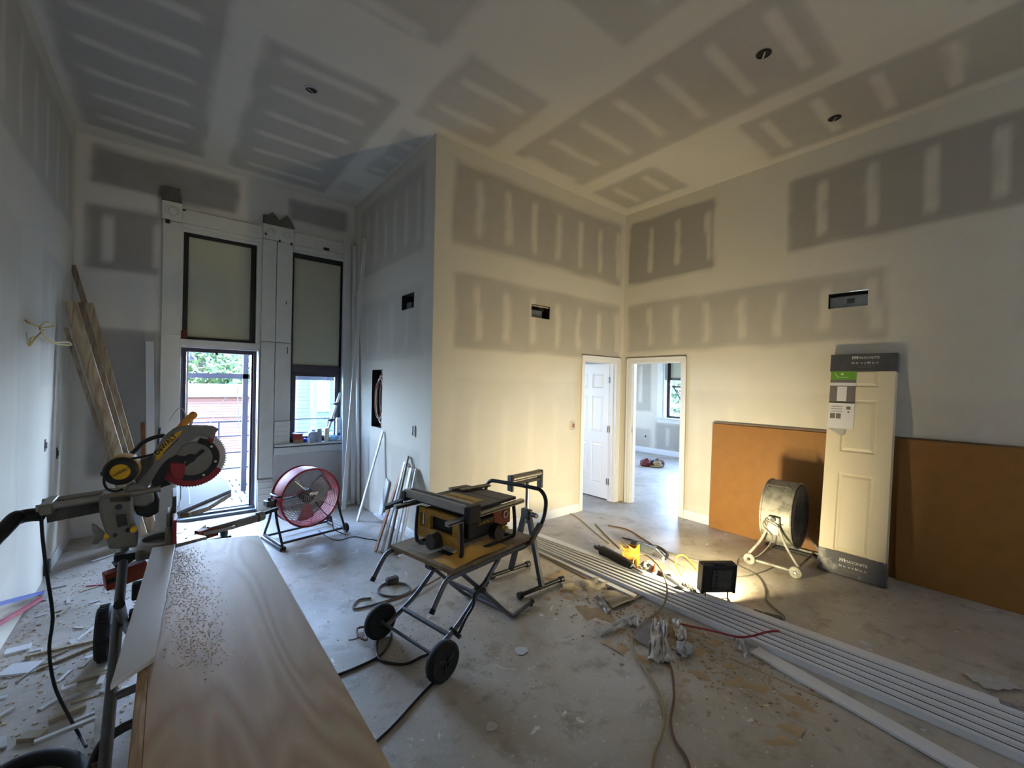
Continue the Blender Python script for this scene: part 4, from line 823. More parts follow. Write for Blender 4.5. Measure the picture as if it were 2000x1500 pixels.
# handle
hp = [(0.02, 2.77, 1.41), (0.053, 2.77, 1.439), (0.081, 2.77, 1.473), (0.104, 2.77, 1.498)]
MB().tube(curve([V(q) for q in hp], 4), [.013]*5+[.0165]*5+[.018]*3, 12).build('handle', 'orange_yellow', ms); MB().lathe([(0, .019), (.012, .016), (.018, .008), (.0185, -.004)], hp[-1], (.7, 0, .7), 14).build('handle_end', 'orange_yellow', ms)
MB().tube(curve([(0.101, 2.79, 1.486), (0.099, 2.79, 1.457), (0.087, 2.79, 1.436)], 4), .006, 8).build('trigger_guard', 'clear_plastic', ms)
MB().tube(curve([(-0.143, 2.8, 1.3), (-0.121, 2.8, 1.329), (-0.096, 2.8, 1.362), (-0.068, 2.8, 1.381), (-0.036, 2.8, 1.392), (-0.008, 2.8, 1.395)], 5), [.010]*26, 10).build('carry_handle', 'black_plastic', ms)
# motor
mc = V((-0.161, 2.62, 1.263)); mc2 = V((mc.x+.01, 2.76, mc.z+.004))
MB().lathe([(0, 0), (.05, 0), (.062, .012), (.066, .04), (.064, .13), (.05, .16), (0, .16)], (mc.x, 2.60, mc.z), (.05, 1, .02), 32).build('motor_housing', 'tool_yellow_dusty', ms)
MB().lathe([(.036, -.006), (.052, -.004), (.062, .008), (.064, .03), (.05, .03), (.036, .004)], (mc.x, 2.60, mc.z), (.05, 1, .02), 32, True).build('motor_vent_ring', 'black_plastic', ms)
cp = MB().lathe([(0, -.009), (.034, -.008), (.037, .0)], (mc.x, 2.60, mc.z), (.05, 1, .02), 28).build('motor_cap', 'tool_yellow', ms)
text('DeWALT', 'lettering', 'ink', ms, (mc.x+.001, 2.589, mc.z), (.85, 0, .5), (-.5, 0, .85), .018, .0008)
yp([(-0.119, 1.281), (-0.055, 1.312), (-0.048, 1.274), (-0.076, 1.227), (-0.107, 1.182), (-0.118, 1.208)], 2.68, 2.76, 'gear_case', 'dusty_black', bev=.006)
MB().tube(curve([(-0.048, 2.62, 1.33), (-0.093, 2.62, 1.32), (-0.146, 2.62, 1.313), (-0.185, 2.62, 1.298), (-0.208, 2.62, 1.264), (-0.216, 2.62, 1.223), (-0.204, 2.62, 1.187), (-0.176, 2.62, 1.172), (-0.153, 2.62, 1.18)], 5), .005, 8).build('power_cable', 'cord_black', ms)
MB().cyl((-0.215, 2.6, 1.261), (-0.22, 2.66, 1.251), .012, 12).build('cable_clip', 'black_plastic', ms)
# pivot, slide and rails
yp([(-0.152, 1.168), (-0.122, 1.182), (-0.078, 1.158), (-0.048, 1.128), (-0.043, 1.076), (-0.076, 1.055), (-0.121, 1.065), (-0.144, 1.109)], 2.74, 2.86, 'pivot_block', 'grey_cast', bev=.01)
yp([(-0.103, 1.136), (-0.044, 1.141), (-0.023, 1.073), (-0.026, 1.008), (-0.066, 0.989), (-0.109, 1.01), (-0.121, 1.05)], 2.78, 2.9, 'tilt_knuckle', 'black_plastic', bev=.008)
for y, z in ((2.75, 1.125), (2.87, 1.125)): MB().cyl((-.44, y, z-.018), (-.02, y, z+.012), .016, 14).build('slide_rail', 'steel', ms)
MB().bar((-.41, 2.81, 1.058), (-.16, 2.81, 1.083), .1, .045).build('rail_carriage', 'dusty_black', ms)
yp([(-0.431, 1.123), (-0.39, 1.13), (-0.387, 1.081), (-0.424, 1.078), (-0.429, 1.093)], 2.72, 2.90, 'rail_end_cap', 'grey_cast', bev=.006)
MB().tube(curve([(-0.43, 2.82, 1.062), (-0.464, 2.8, 1.071), (-0.494, 2.78, 1.07), (-0.515, 2.74, 1.056), (-.62, 2.55, .86), (-.66, 2.3, .45), (-.6, 2.0, .04)], 6), .029, 14).build('dust_hose', 'black_plastic', ms)
yp([(-0.242, 1.134), (-0.122, 1.126), (-0.118, 1.019), (-0.1, 0.945), (-0.103, 0.874), (-0.203, 0.886), (-0.215, 0.967), (-0.234, 1.044)], 2.70, 2.93, 'rear_casting', 'grey_cast', bev=.012)
MB().cyl((-.115, 2.69, .975), (-.115, 2.655, .975), .013, 14).build('bevel_knob', 'tool_yellow', ms)
yp([(-0.261, 1.017), (-0.247, 1.005), (-0.217, 0.964), (-0.217, 0.947), (-0.242, 0.919), (-0.259, 0.923), (-0.25, 0.963), (-0.26, 0.989)], 2.705, 2.73, 'bevel_lever', 'grey_cast', bev=.003); MB().cyl((-0.219, 2.72, 0.954), (-0.194, 2.72, 0.949), .02, 14).build('lever_collar', 'tool_yellow', ms)
for q_, r_ in (((-0.17, 2.7, 1.082), .012), ((-0.136, 2.7, 0.967), .010), ((-0.181, 2.7, 0.952), .008)): MB().cyl(q_, (q_[0], 2.692, q_[2]), r_, 12).build('casting_bolt', 'dark_grey', ms)
yp([(-0.202, 1.13), (-0.13, 1.126), (-0.129, 1.104), (-0.2, 1.109)], 2.694, 2.70, 'casting_rib', 'dusty_black', bev=.002); yp([(-0.18, 1.048), (-0.145, 1.046), (-0.137, 0.992), (-0.172, 0.986)], 2.694, 2.70, 'casting_recess', 'dark_grey', bev=.002)
# turntable, table halves and fence
MB().lathe([(.085, .84), (.125, .84), (.125, .868), (.085, .868)], (-.005, 2.83, 0), (0, 0, 1), 36, True).build('turntable', 'steel', ms)
MB().bb((-.11, 2.72, .80), (.05, 2.94, .845)).build('base_casting', 'grey_cast', ms, bevel=.01)
MB().bb((-.03, 2.66, .788), (.045, 2.70, .85)).build('base_foot', 'dusty_black', ms); MB().bb((-.03, 2.96, .788), (.045, 3.0, .85)).build('base_foot', 'dusty_black', ms)
MB().bb((.028, 2.625, .872), (.044, 2.765, 1.0)).build('fence_plate', 'guard_red', ms, bevel=.002); MB().bb((.028, 2.835, .872), (.044, 3.06, 1.07)).build('fence_plate', 'dark_grey', ms, bevel=.002)
MB().bb((.0, 2.64, .86), (.03, 2.75, .94)).build('fence_bracket', 'grey_cast', ms, bevel=.006); MB().bb((.005, 2.85, .86), (.03, 3.0, .98)).build('fence_bracket', 'grey_cast', ms, bevel=.006)
MB().zprism([(.045, 2.662), (.17, 2.70), (.13, 2.765), (.045, 2.77)], .84, ZT+.002).build('table_wing', 'steel', ms, bevel=.002)
MB().zprism([(.045, 2.84), (.14, 2.84), (.18, 2.93), (.045, 3.06)], .84, ZT+.002).build('table_wing', 'steel', ms, bevel=.002)
for x, y in ((.085, 2.73), (.085, 2.9)): MB().cyl((x, y, ZT+.002), (x, y, ZT+.0035), .007, 10).build('screw', 'dark_grey', ms)
MB().bar((.045, 2.80, .862), (.30, 2.84, .862), .06, .018).build('kerf_plate', 'steel', ms)
MB().bar((.13, 2.795, .855), (.22, 2.84, .855), .04, .05).build('mitre_arm_root', 'brick_orange', ms); MB().bar((.18, 2.82, .862), (.42, 2.93, .862), .035, .045).build('mitre_arm', 'grey_cast', ms, bevel=.004)
MB().cyl((.43, 2.935, .862), (.46, 2.95, .865), .028, 14).build('mitre_hub', 'grey_cast', ms); MB().bar((.45, 2.945, .875), (.545, 2.985, .885), .03, .02).build('mitre_handle', 'black_plastic', ms, bevel=.005)
# far support board beyond the saw
sb = thing('support_board', 'pale weathered board with a brown sawn edge beyond the mitre saw, before the doorway', 'board', (.25, 3.5, .80))
MB().zprism([(0.053, 3.29), (0.064, 4.411), (0.363, 4.527), (0.378, 3.75)], .855, .87).build('board_top', 'deck_white', sb, smooth=False)
MB().zprism([(0.071, 3.325), (0.206, 3.521), (0.383, 3.8), (0.375, 3.715), (0.212, 3.386), (0.116, 3.306)], .825, .8545).build('sawn_edge', 'pine_grey', sb, smooth=False)
for k in range(2): q0, q1 = ((0.138, 4.336, 0.871), (0.123, 3.453, 0.871)) if k == 0 else ((0.065, 4.276, 0.871), (0.06, 3.428, 0.871)); MB().bar(q0, q1, .006, .0015).build('joint', 'dark_grey', sb)

# ---------------------------------------------------------------- mitre saw stand
mst = thing('mitre_saw_stand', 'grey tubular mitre saw stand with a rubber wheel and orange clamp bracket', 'saw stand', (.0, 2.7, 0))
for x in (-.165, .27):
    MB().tube([(x, 3.02, .80), (x+.005, 2.3, .37), (x+.008, 1.74, .02)], .02, 12).build('leg', 'grey_tube', mst); MB().cyl((x+.008, 1.76, .035), (x+.008, 1.72, .0), .025, 12).build('foot', 'black_plastic', mst)
    MB().tube([(x+.03, 2.25, .80), (x+.02, 2.75, .50), (x+.01, 3.5, .10)], .018, 12).build('leg', 'tube_dark', mst)
MB().cyl((-.3, 3.5, .155), (.4, 3.5, .155), .012, 10).build('axle', 'tube_dark', mst)
for x in (-.275, .38):
    wl = MB().lathe([(.04, -.03), (.11, -.032), (.14, -.034), (.152, -.022), (.155, 0), (.152, .022), (.14, .034), (.11, .032), (.04, .03)], (x, 3.5, .155), (1, 0, 0), 40, True).build('wheel', 'rubber', mst)
    tr = MB()
    for k in range(40): a = 2*PI*k/40; tr.box((x, 3.5+.155*math.cos(a), .155+.155*math.sin(a)), (.044, .007, .007), M.Rotation(a, 3, 'X'))
    tr.build('tread', 'rubber', wl)
MB().cyl((-.16, 2.34, .39), (.27, 2.34, .45), .016, 12).build('cross_tube', 'grey_tube', mst); MB().tube(curve([(-.2, 2.05, .16), (-.19, 2.2, .26), (-.14, 2.25, .30), (0, 2.26, .31), (.27, 2.26, .31)], 4), .018, 12).build('cross_tube', 'tube_dark', mst)
for y in (2.35, 2.95): MB().bb((-.2 if y > 2.6 else -.03, y-.03, .75), (.3, y+.03, .785)).build('mount_rail', 'tube_dark', mst, bevel=.004)
cb = MB().bar((-.235, 2.95, .655), (-.075, 2.99, .675), .07, .085).build('clamp_bracket', 'brick_orange', mst, bevel=.006); MB().bar((-.222, 2.915, .662), (-.15, 2.933, .671), .003, .022).build('bracket_slot', 'ink', cb)
MB().bar((-.2, 2.99, .71), (-.05, 3.03, .79), .07, .03).build('bracket_cover', 'dusty_black', mst)
MB().bb((-.12, 2.7, .62), (-.08, 2.75, .70)).build('lock_lever', 'black_plastic', mst, bevel=.008); MB().bb((-.125, 2.62, .52), (-.085, 2.68, .6)).build('lock_lever', 'black_plastic', mst, bevel=.008)
# cord hanging from the saw rail to the floor
tag(MB().tube(curve([(-0.432, 2.79, 1.081), (-0.422, 2.78, 0.945), (-0.406, 2.78, 0.781), (-0.388, 2.78, 0.602), (-0.398, 2.79, 0.451), (-0.38, 2.8, 0.275), (-0.327, 2.76, 0.135), (-0.286, 2.74, 0.033), (-0.25, 2.551, 0.1)], 6), .0065, 8).build('extension_cord', 'cord_black'), 'black power cord hanging from the mitre saw rail down to the scraps', 'cord')
tag(MB().tube(curve([(-.62, 2.55, .031), (-.5, 2.70, .031), (-.37, 2.68, .031), (-.27, 2.55, .031), (-.25, 2.35, .031), (-.33, 2.1, .031), (-.5, 2.0, .031)], 8), .03, 12).build('vacuum_hose', 'rubber'), 'thick black hose curled on the floor at the bottom left', 'hose')

# ---------------------------------------------------------------- boards leaning in the left corner
def plank(a, b, w, h, m, label, cat='board', name='plank', up=(0, -1, 0), group=None):
    return tag(MB().bar(a, b, w, h, up).build(name, m, bevel=.0015), label, cat, group)
plank((-0.167, 5.743, 0), (-0.705, 5.56, 2.37), .085, .035, 'pine', 'pale wide stud leaning in the left corner, frontmost of the bunch', name='stud')
plank((-0.122, 5.872, 0), (-0.663, 5.8, 2.399), .05, .035, 'pine_grey', 'brown narrow board leaning in the left corner between two studs')
plank((-0.082, 5.917, 0), (-0.624, 5.96, 2.416), .06, .035, 'pine', 'outer right stud leaning in the left corner beside the window casing', name='stud')
plank((-0.225, 5.716, 0), (-0.723, 5.5, 2.12), .025, .06, 'pine_grey', 'dark edge-on board leaning at the left of the corner lumber')
plank((-0.087, 6.198, 0), (-0.769, 6.17, 2.81), .045, .022, 'pine_grey', 'tallest thin grey board in the left corner lumber')
plank((-0.141, 5.812, 0), (-0.693, 5.7, 2.391), .016, .03, 'trim_white', 'white strip wedged between the leaning corner studs', 'trim')
plank((-0.114, 6.036, 0), (-0.166, 6.21, 2.085), .07, .018, 'trim_white', 'white trim piece standing against the window wall left of the doorway', 'trim board', 'trim_board')
plank((-0.172, 6.001, 0), (-0.21, 6.23, 1.186), .035, .02, 'brown_board', 'short brown stick standing against the window wall beside the white trim', 'stick', 'stick')
tag(MB().bar((-0.075, 5.9, 0.972), (-0.061, 5.9, 1.152), .02, .05, (0, -1, 0)).bar((-0.075, 5.9, 0.972), ((-0.075, 5.9, 0.972)[0], 5.9, 0), .02, .02, (0, -1, 0)).build('clamp_bar', 'dark_grey'), 'dark metal clamp standing upright behind the mitre saw', 'clamp')
tag(MB().tube(curve([(0.012, 3.6, 1.406), (0.05, 3.6, 1.479), (0.077, 3.6, 1.486), (0.094, 3.6, 1.437), (0.083, 3.6, 1.307), (0.077, 3.6, 1.118), ((0.077, 3.6, 1.118)[0], 3.6, .873)], 5), .003, 6).build('bent_wire', 'steel'), 'thin bent wire sticking up behind the saw handle', 'wire')
tag(MB().bar(((-0.003, 3.35, 0.915)[0], 3.40, .003), (-0.005, 3.3, 1.06), .085, .012, (0, -1, 0)).build('board_offcut', 'trim_white'), 'white board offcut standing upright behind the mitre saw pivot', 'offcut')
# yellow cable from the left wall
rx = thing('cable_tail', 'looped yellow electrical cable sticking out of the left wall', 'cable', (-0.775, 4.453, 2.063))
MB().tube(curve([(-0.773, 4.414, 2.067), (-0.74, 4.333, 2.041), (-0.7, 4.49, 2.031), (-0.68, 4.755, 2.073), (-0.7, 4.602, 2.079), (-0.7, 4.381, 2.021), (-0.69, 4.479, 1.976), (-0.67, 4.641, 1.94), (-0.65, 5.046, 1.968), (-0.65, 5.191, 1.951), (-0.67, 4.775, 1.933), (-0.7, 4.418, 1.953), (-0.72, 4.278, 1.941), (-0.72, 4.228, 1.883), (-0.7, 4.27, 1.942), (-0.7, 4.492, 2.013)], 5), .006, 6).build('loop', 'romex', rx)
MB().tube(curve([(-0.74, 4.397, 1.941), (-0.75, 4.361, 1.902), (-0.77, 4.43, 1.983)], 4), .004, 6).build('tail', 'cord_white', rx)

# ---------------------------------------------------------------- white trim stock leaning by the sash window
def fluted(a, b, w, h, m, label, name='fluted_casing'):
    t = thing(name, label, 'trim board', a); a, b = V(a), V(b)
    MB().bar(a, b, w, h, (0, -1, 0)).build('board', m, t, bevel=.002)
    d = (b-a).normalized(); s = d.cross(V((0, -1, 0))).normalized(); u = s.cross(d)
    for k in (-1, 0, 1): MB().bar(a+s*(k*w*.27)+u*(h*.5+.002), b+s*(k*w*.27)+u*(h*.5+.002), w*.12, .006, (0, -1, 0)).build('flute', m, t, bevel=.002)
fluted((1.925, 5.97, .05), (1.955, 6.19, 3.70), .10, .02, 'trim_white', 'tall fluted white casing standing at the right edge of the sash window')
tag(MB().bb((1.87, 5.9, 0), (2.0, 6.05, .05)).build('wood_block', 'old_paint', bevel=.003), 'low painted block under the tall fluted casing', 'block')
plank((2.0, 5.88, .01), (2.035, 6.14, 3.62), .055, .018, 'trim_white', 'tall plain white trim next to the fluted casing', 'trim board', 'trim_board')
plank((2.045, 5.80, .01), (2.055, 6.02, 2.95), .02, .05, 'trim_white', 'shorter white trim in the corner right of the fluted casing', 'trim board', 'trim_board')
plank((1.80, 5.66, .012), (2.03, 5.70, 3.61), .05, .018, 'trim_white', 'long white trim slanting across the corner from floor to near the ceiling', 'trim board', 'trim_board')
# pieces leaning on the side wall
SWU = (-1, 0, 0)
plank((1.802, 5.136, 0), (2.055, 5.028, 1.085), .042, .016, 'trim_white', 'slim white trim leaning on the side wall under the electrical panel', 'trim board', 'trim_board', SWU)
plank((2.052, 5.078, 0), (2.055, 4.844, 0.518), .085, .016, 'trim_white', 'short wide white offcut leaning on the side wall', 'trim offcut', 'trim_offcut', SWU)
plank((2.05, 5.15, .05), (2.045, 4.85, .052), .016, .09, 'trim_white', 'white baseboard offcut on the floor along the side wall', 'trim offcut', 'trim_offcut')
plank((1.63, 4.12, 0), (2.03, 4.427, 0.714), .07, .014, 'brown_board', 'brown wooden strip leaning on the side wall, leftmost of the trim bundle', 'strip', 'wood_strip', SWU)
plank((1.672, 4.057, 0), (2.05, 4.383, 0.809), .05, .014, 'trim_white', 'white trim directly right of the brown strip in the leaning bundle', 'trim board', 'trim_board', SWU)
plank((1.707, 4.001, 0), (2.055, 4.319, 0.881), .035, .02, 'pine_grey', 'tallest grey-edged trim in the middle of the leaning bundle', 'trim board', 'trim_board', SWU)
plank((1.728, 3.939, 0), (2.03, 4.187, 0.776), .06, .014, 'trim_white', 'wide pale trim in the leaning bundle, second from the right', 'trim board', 'trim_board', SWU)
plank((1.755, 3.858, 0), (2.05, 4.131, 0.773), .06, .014, 'trim_white', 'rightmost pale trim of the bundle beside the table saw', 'trim board', 'trim_board', SWU)

# ---------------------------------------------------------------- long trim stock on the floor
YN, YX = -1.7, 3.42
lbs = ['wide white board forming the rear top of the long floor stack', 'fifth ribbed trim from the front of the long floor stack', 'fourth ribbed trim from the front of the long floor stack', 'third ribbed trim from the front of the long floor stack', 'second ribbed trim from the front of the long floor stack', 'front ribbed trim of the long floor stack']
xf = [3.10, 3.065, 3.037, 3.012, 2.99, 2.968]; xn = [3.40, 3.325, 3.265, 3.205, 3.15, 3.095]; wd = [.085, .05, .05, .05, .05, .05]
for i in range(6):
    zt_ = .088-.009*i; dx = (xn[i]-xf[i])/(YN-YX)*1.0
    a = V((xf[i], YX-.02*i, zt_/2)); x0n = xf[i]+(xn[i]-xf[i])*1.5; b_ = V((x0n, YN, zt_/2))
    t = thing('trim_stock', lbs[i], 'trim board', (a.x, a.y, 0), group='long trim boards stacked on the floor')
    MB().bar(a, b_, wd[i], zt_).build('board', 'trim_white', t, bevel=.003)
    s = V((1, 0, 0)) 
    if i: MB().bar(a+V((wd[i]/2-.016, 0, zt_/2-.0005)), b_+V((wd[i]/2-.016, 0, zt_/2-.0005)), .008, .003).build('groove_lip', 'dark_grey', t)
    else: MB().bar((xf[0]+(xn[0]-xf[0])*1.01+.0, .10, zt_+.0008), (xf[0]+(xn[0]-xf[0])*1.08, -.05, zt_+.0008), .05, .0016).build('sticker', 'silver_print', t)
plank((2.965, 1.12, .011), (2.55, -1.3, .011), .10, .016, 'trim_white', 'flat white board on the floor in front of the long trim stack', 'trim board', 'trim_board', (0, 0, 1))
plank((2.93, 3.2, .012), (2.93, 2.0, .012), .05, .02, 'trim_white', 'white strip on the floor at the far front side of the trim stack', 'trim', 'trim_strip', (0, 0, 1))
plank((2.915, 3.135, 0), (2.876, 2.347, 0), .03, .018, 'pine_y', 'thin wooden lath in front of the far end of the trim stack', 'lath', 'lath', (0, 0, 1))
plank((2.771, 1.191, 0), (2.83, 0.676, 0), .018, .012, 'pine_y', 'long thin lath on the floor in front of the white board', 'lath', 'lath', (0, 0, 1))
plank((3.078, 2.937, 0), (2.991, 2.532, 0), .02, .01, 'pine_y', 'short pale lath near the roller stand foot', 'lath', 'lath', (0, 0, 1))

# ---------------------------------------------------------------- work light
wl = thing('work_light', 'black LED work light on the floor shining into the corner', 'work light', (3.33, 1.54, 0))
ln = V((.57, .82, .0)).normalized(); ls = V((ln.y, -ln.x, 0)); lc = V((3.328, 1.535, .228)); tz = math.radians(6)
n3 = (ln*math.cos(tz)+V((0, 0, math.sin(tz)))).normalized(); u3 = ls.cross(n3).normalized()
Tl = M(((ls.x, n3.x, u3.x, lc.x), (ls.y, n3.y, u3.y, lc.y), (ls.z, n3.z, u3.z, lc.z), (0, 0, 0, 1)))
MB(Tl).bb((-.125, -.03, -.11), (.125, .012, .11)).build('housing', 'black_plastic', wl, bevel=.012)
MB(Tl).bb((-.06, -.038, -.085), (.095, -.029, .08)).build('rear_panel', 'dusty_black', wl, bevel=.004)
for i in range(5): MB(Tl).bb((-.045+.0*i, -.042, -.07+.03*i), (-.02, -.037, -.055+.03*i)).build('heat_fin', 'black_plastic', wl)
MB(Tl).bb((-.045, -.02, .108), (.045, .012, .125)).build('carry_grip', 'black_plastic', wl, bevel=.006)
for s in (-1, 1):
    MB(Tl).bb((s*.125-.012, -.032, -.115), (s*.125+.012, .045, .115)).build('side_bumper', 'black_plastic', wl, bevel=.006)  # front lengthened past the lens to cut grazing light
MB(Tl).bb((-.105, .012, -.09), (.105, .015, .09)).build('lens', mat('lamp_lens', (255, 240, 200), .3, em=((255, 236, 190), 18)), wl)
MB(Tl).bb((-.125, .005, .1), (.125, .045, .114)).build('added_visor', 'black_plastic', wl, bevel=.004); MB(Tl).bb((-.125, .005, -.114), (.125, .03, -.1)).build('added_visor', 'black_plastic', wl, bevel=.004)  # bars added to keep lamp light off the housing edges
for s in (-1, 1): MB().tube(curve([Tl @ V((s*.09, -.005, -.108)), V((lc.x, lc.y, .05))+ls*(s*.09), V((lc.x, lc.y, .008))+ls*(s*.09)-ln*.06, V((lc.x, lc.y, .007))+ls*(s*.09)-ln*.14], 4), .006, 8).build('wire_foot', 'dark_grey', wl)
MB().tube([V((lc.x, lc.y, .007))-ls*.09-ln*.14, V((lc.x, lc.y, .007))+ls*.09-ln*.14], .006, 8).build('wire_foot', 'dark_grey', wl); MB().tube([V((lc.x, lc.y, .007))-ls*.09+ln*.1, V((lc.x, lc.y, .007))+ls*.09+ln*.1], .006, 8).build('wire_foot', 'dark_grey', wl)
for s in (-1, 1): MB().tube([V((lc.x, lc.y, .04))+ls*(s*.09), V((lc.x, lc.y, .007))+ls*(s*.09)+ln*.1], .006, 8).build('wire_foot', 'dark_grey', wl)
la = bpy.data.lights.new('work_light_beam', 'AREA'); la.shape = 'RECTANGLE'; la.size = .2; la.size_y = .17; la.energy = 80; la.color = (1, .85, .52)
lo_ = bpy.data.objects.new('work_light_beam', la); C.objects.link(lo_)
Ml = M(((ls.x, u3.x, -n3.x, 0), (ls.y, u3.y, -n3.y, 0), (ls.z, u3.z, -n3.z, 0), (0, 0, 0, 1))); lo_.matrix_world = M.Translation(lc+n3*.018) @ Ml
tag(MB().tube(curve([(3.453, 1.546, 0.06), (3.379, 1.579, 0.02), (3.407, 1.473, 0.015), (3.475, 1.523, 0.03), (3.357, 1.556, 0.02), (3.43, 1.426, 0.012)], 5), .006, 6).build('extension_cord', 'cord_grey'), 'grey cord bunched below the work light', 'cord')
tag(MB().bar((3.319, 1.483, 0.015), (3.411, 1.395, 0.015), .025, .025).build('battery_plug', 'black_plastic', bevel=.005), 'black plug stick on the floor under the work light', 'plug')

# ---------------------------------------------------------------- tools behind the trim stack
def tg(o, l, c, g=None): return tag(o, l, c, g)
# rotary hammer
rh = thing('rotary_hammer', 'silver rotary hammer lying on the floor behind the yellow box', 'power tool', (3.908, 2.543, 0))
pa, pb = V((3.796, 2.567, 0.05)), V((3.798, 2.367, 0.05))
MB().tube([pa, pa.lerp(pb, .3), pb], [.04, .045, .04], 16).build('motor_housing', 'galv', rh); MB().tube([pa.lerp(pb, -.35), pa], [.036, .04], 16).build('vent_cap', 'black_plastic', rh)
MB().tube([pb, V((3.706, 2.22, 0.05))], [.035, .02], 14).build('nose', 'steel', rh); MB().tube(curve([pa.lerp(pb, .4)+V((0, 0, .03)), V((3.917, 2.413, 0.06)), V((3.848, 2.268, 0.05)), V((3.714, 2.214, 0.05))], 5), .014, 10).build('handle', 'black_plastic', rh)
# reciprocating saw
rc = thing('reciprocating_saw', 'long black power saw lying along the trim stack', 'power tool', (3.393, 2.555, 0))
q0, q1 = V((3.292, 2.626, 0.1)), V((3.209, 2.218, 0.1))
MB().tube([q0, q0.lerp(q1, .3), q0.lerp(q1, .75), q1], [.045, .05, .045, .03], 14).build('body', 'black_plastic', rc); MB().tube(curve([q0, q0+V((.02, .1, .0)), q0+V((.1, .12, -.02))], 4), .018, 10).build('handle', 'black_plastic', rc); MB().bar(q1, q1.lerp(q0, -.3), .004, .02).build('blade', 'steel', rc)
MB().bar(q0+V((0, .02, -.06)), q1+V((0, .02, -.06)), .05, .06).build('battery', 'dusty_black', rc, bevel=.01)
# yellow box
yx = thing('tool_box', 'small open bright yellow box standing among the tools', 'box', (3.464, 2.429, 0)); c0 = V((3.433, 2.395, 0)); Ry = M.Rotation(.35, 4, 'Z'); Ty = M.Translation((c0.x, c0.y, 0)) @ Ry
MB(Ty).bb((-.07, -.06, 0), (.07, -.052, .19)).build('side', 'bright_yellow', yx); MB(Ty).bb((-.07, .052, 0), (.07, .06, .15)).build('side', 'bright_yellow', yx); MB(Ty).bb((-.07, -.052, 0), (-.062, .052, .19)).build('side', 'tool_yellow_dusty', yx)
MB(Ty).bb((.062, -.052, 0), (.07, .052, .17)).build('side', 'bright_yellow', yx); MB(Ty).bb((-.062, -.052, 0), (.062, .052, .01)).build('bottom', 'tool_yellow_dusty', yx); MB(Ty).bar((-.075, -.03, .19), (-.13, .02, .235), .12, .008).build('flap', 'bright_yellow', yx)
MB(Ty).bar((-.03, .056, .15), (-.05, .10, .21), .09, .008).build('flap', 'bright_yellow', yx)
def blob(name, label, cat, c, r, m, sq=(1, 1, .7), amp=.25, seed=0, kind=None):
    b = MB(); n = 14
    def fn(u, v):
        th, ph = 2*PI*u, PI*(v-.5); d = V((math.cos(ph)*math.cos(th), math.cos(ph)*math.sin(th), math.sin(ph)))
        k = r*(1+amp*NZ.noise(d*2.1+V((seed, 0, 0)))+amp*.5*NZ.noise(d*5+V((0, seed, 0))))
        return (c[0]+d.x*k*sq[0], c[1]+d.y*k*sq[1], max(.002, c[2]+d.z*k*sq[2]))
    return tag(b.grid(fn, n*2, n).build(name, m), label, cat, kind=kind)
blob('plastic_bag', 'crumpled clear plastic bag next to the yellow box', 'bag', (3.365, 2.165, 0.06), .075, 'clear_plastic', (1, 1, .8), .5, 3)
sb_ = thing('spray_bottle', 'small orange and white bottle lying among the tools', 'bottle', (3.353, 2.089, 0)); q = V((3.318, 2.066, 0))
MB().lathe([(0, 0), (.03, 0), (.032, .01), (.032, .09), (.014, .12), (.012, .14), (0, .14)], (q.x, q.y, 0), (.2, .15, .95), 18).build('body', 'brick_orange', sb_); MB().lathe([(.0325, .03), (.0335, .04), (.0335, .075), (.0325, .08)], (q.x, q.y, 0), (.2, .15, .95), 18).build('label_band', 'print_white', sb_)
gr = thing('angle_grinder', 'grey angle grinder lying behind the trim stack near the work light', 'power tool', (3.395, 1.962, 0)); g0, g1 = V((3.317, 1.974, 0.07)), V((3.241, 1.783, 0.07))
MB().tube([g0, g0.lerp(g1, .5), g1], [.03, .036, .03], 14).build('body', 'galv', gr); MB().lathe([(0, -.01), (.05, -.01), (.055, .0), (.05, .012), (0, .012)], g1, (.4, .3, .85), 24).build('disc', 'dark_grey', gr); MB().tube([g0, g0.lerp(g1, -.45)], [.03, .026], 12).build('grip', 'black_plastic', gr)
tr_ = thing('tape_roll', 'black and white roll of tape beside the grinder', 'tape', (3.364, 1.962, 0)); q = V((3.329, 1.942, 0)); MB().lathe([(.03, -.02), (.05, -.02), (.05, .02), (.03, .02)], (q.x, q.y, .055), (.7, -.6, .2), 28, True).build('roll', 'black_plastic', tr_); MB().lathe([(.026, -.021), (.031, -.021), (.031, .021), (.026, .021)], (q.x, q.y, .055), (.7, -.6, .2), 28, True).build('core', 'cord_white', tr_)
br = thing('brush_head', 'dark bristle broom head lying at the foot of the work light', 'brush', (3.373, 1.756, 0)); b0, b1 = V((3.281, 1.778, 0.06)), V((3.223, 1.637, 0.06))
MB().bar(b0, b1, .05, .03).build('head_block', 'cord_brown', br); bs = MB()
for i in range(420):
    k = random.random(); p_ = b0.lerp(b1, k)+V((random.uniform(-.02, .02), random.uniform(-.02, .02), .01)); bs.bar(p_, p_+V((random.uniform(.0, .05), random.uniform(.0, .05), random.uniform(-.05, .05))), .0025, .0025)
o = bs.build('bristles', 'rubber', br, smooth=False); o['kind'] = 'stuff'
ad = thing('power_strip', 'black cord splitter lying right of the work light', 'splitter', (3.441, 1.214, 0)); q = V((3.411, 1.237, 0)); q2 = V((3.452, 1.124, 0))
MB().bar((q.x, q.y, .03), (q2.x, q2.y, .03), .08, .05).build('block', 'black_plastic', ad, bevel=.015); MB().tube([(q.x, q.y, .03), tuple(q.lerp(q2, -.5)+V((0, 0, .03)))], [.03, .035], 12).build('plug', 'black_plastic', ad)
tag(MB().bar((4.525, 1.755, 0), (4.529, 1.663, 0), .01, .008).build('metal_bit', 'steel'), 'small bright metal bit on the floor left of the grey fan', 'bit')

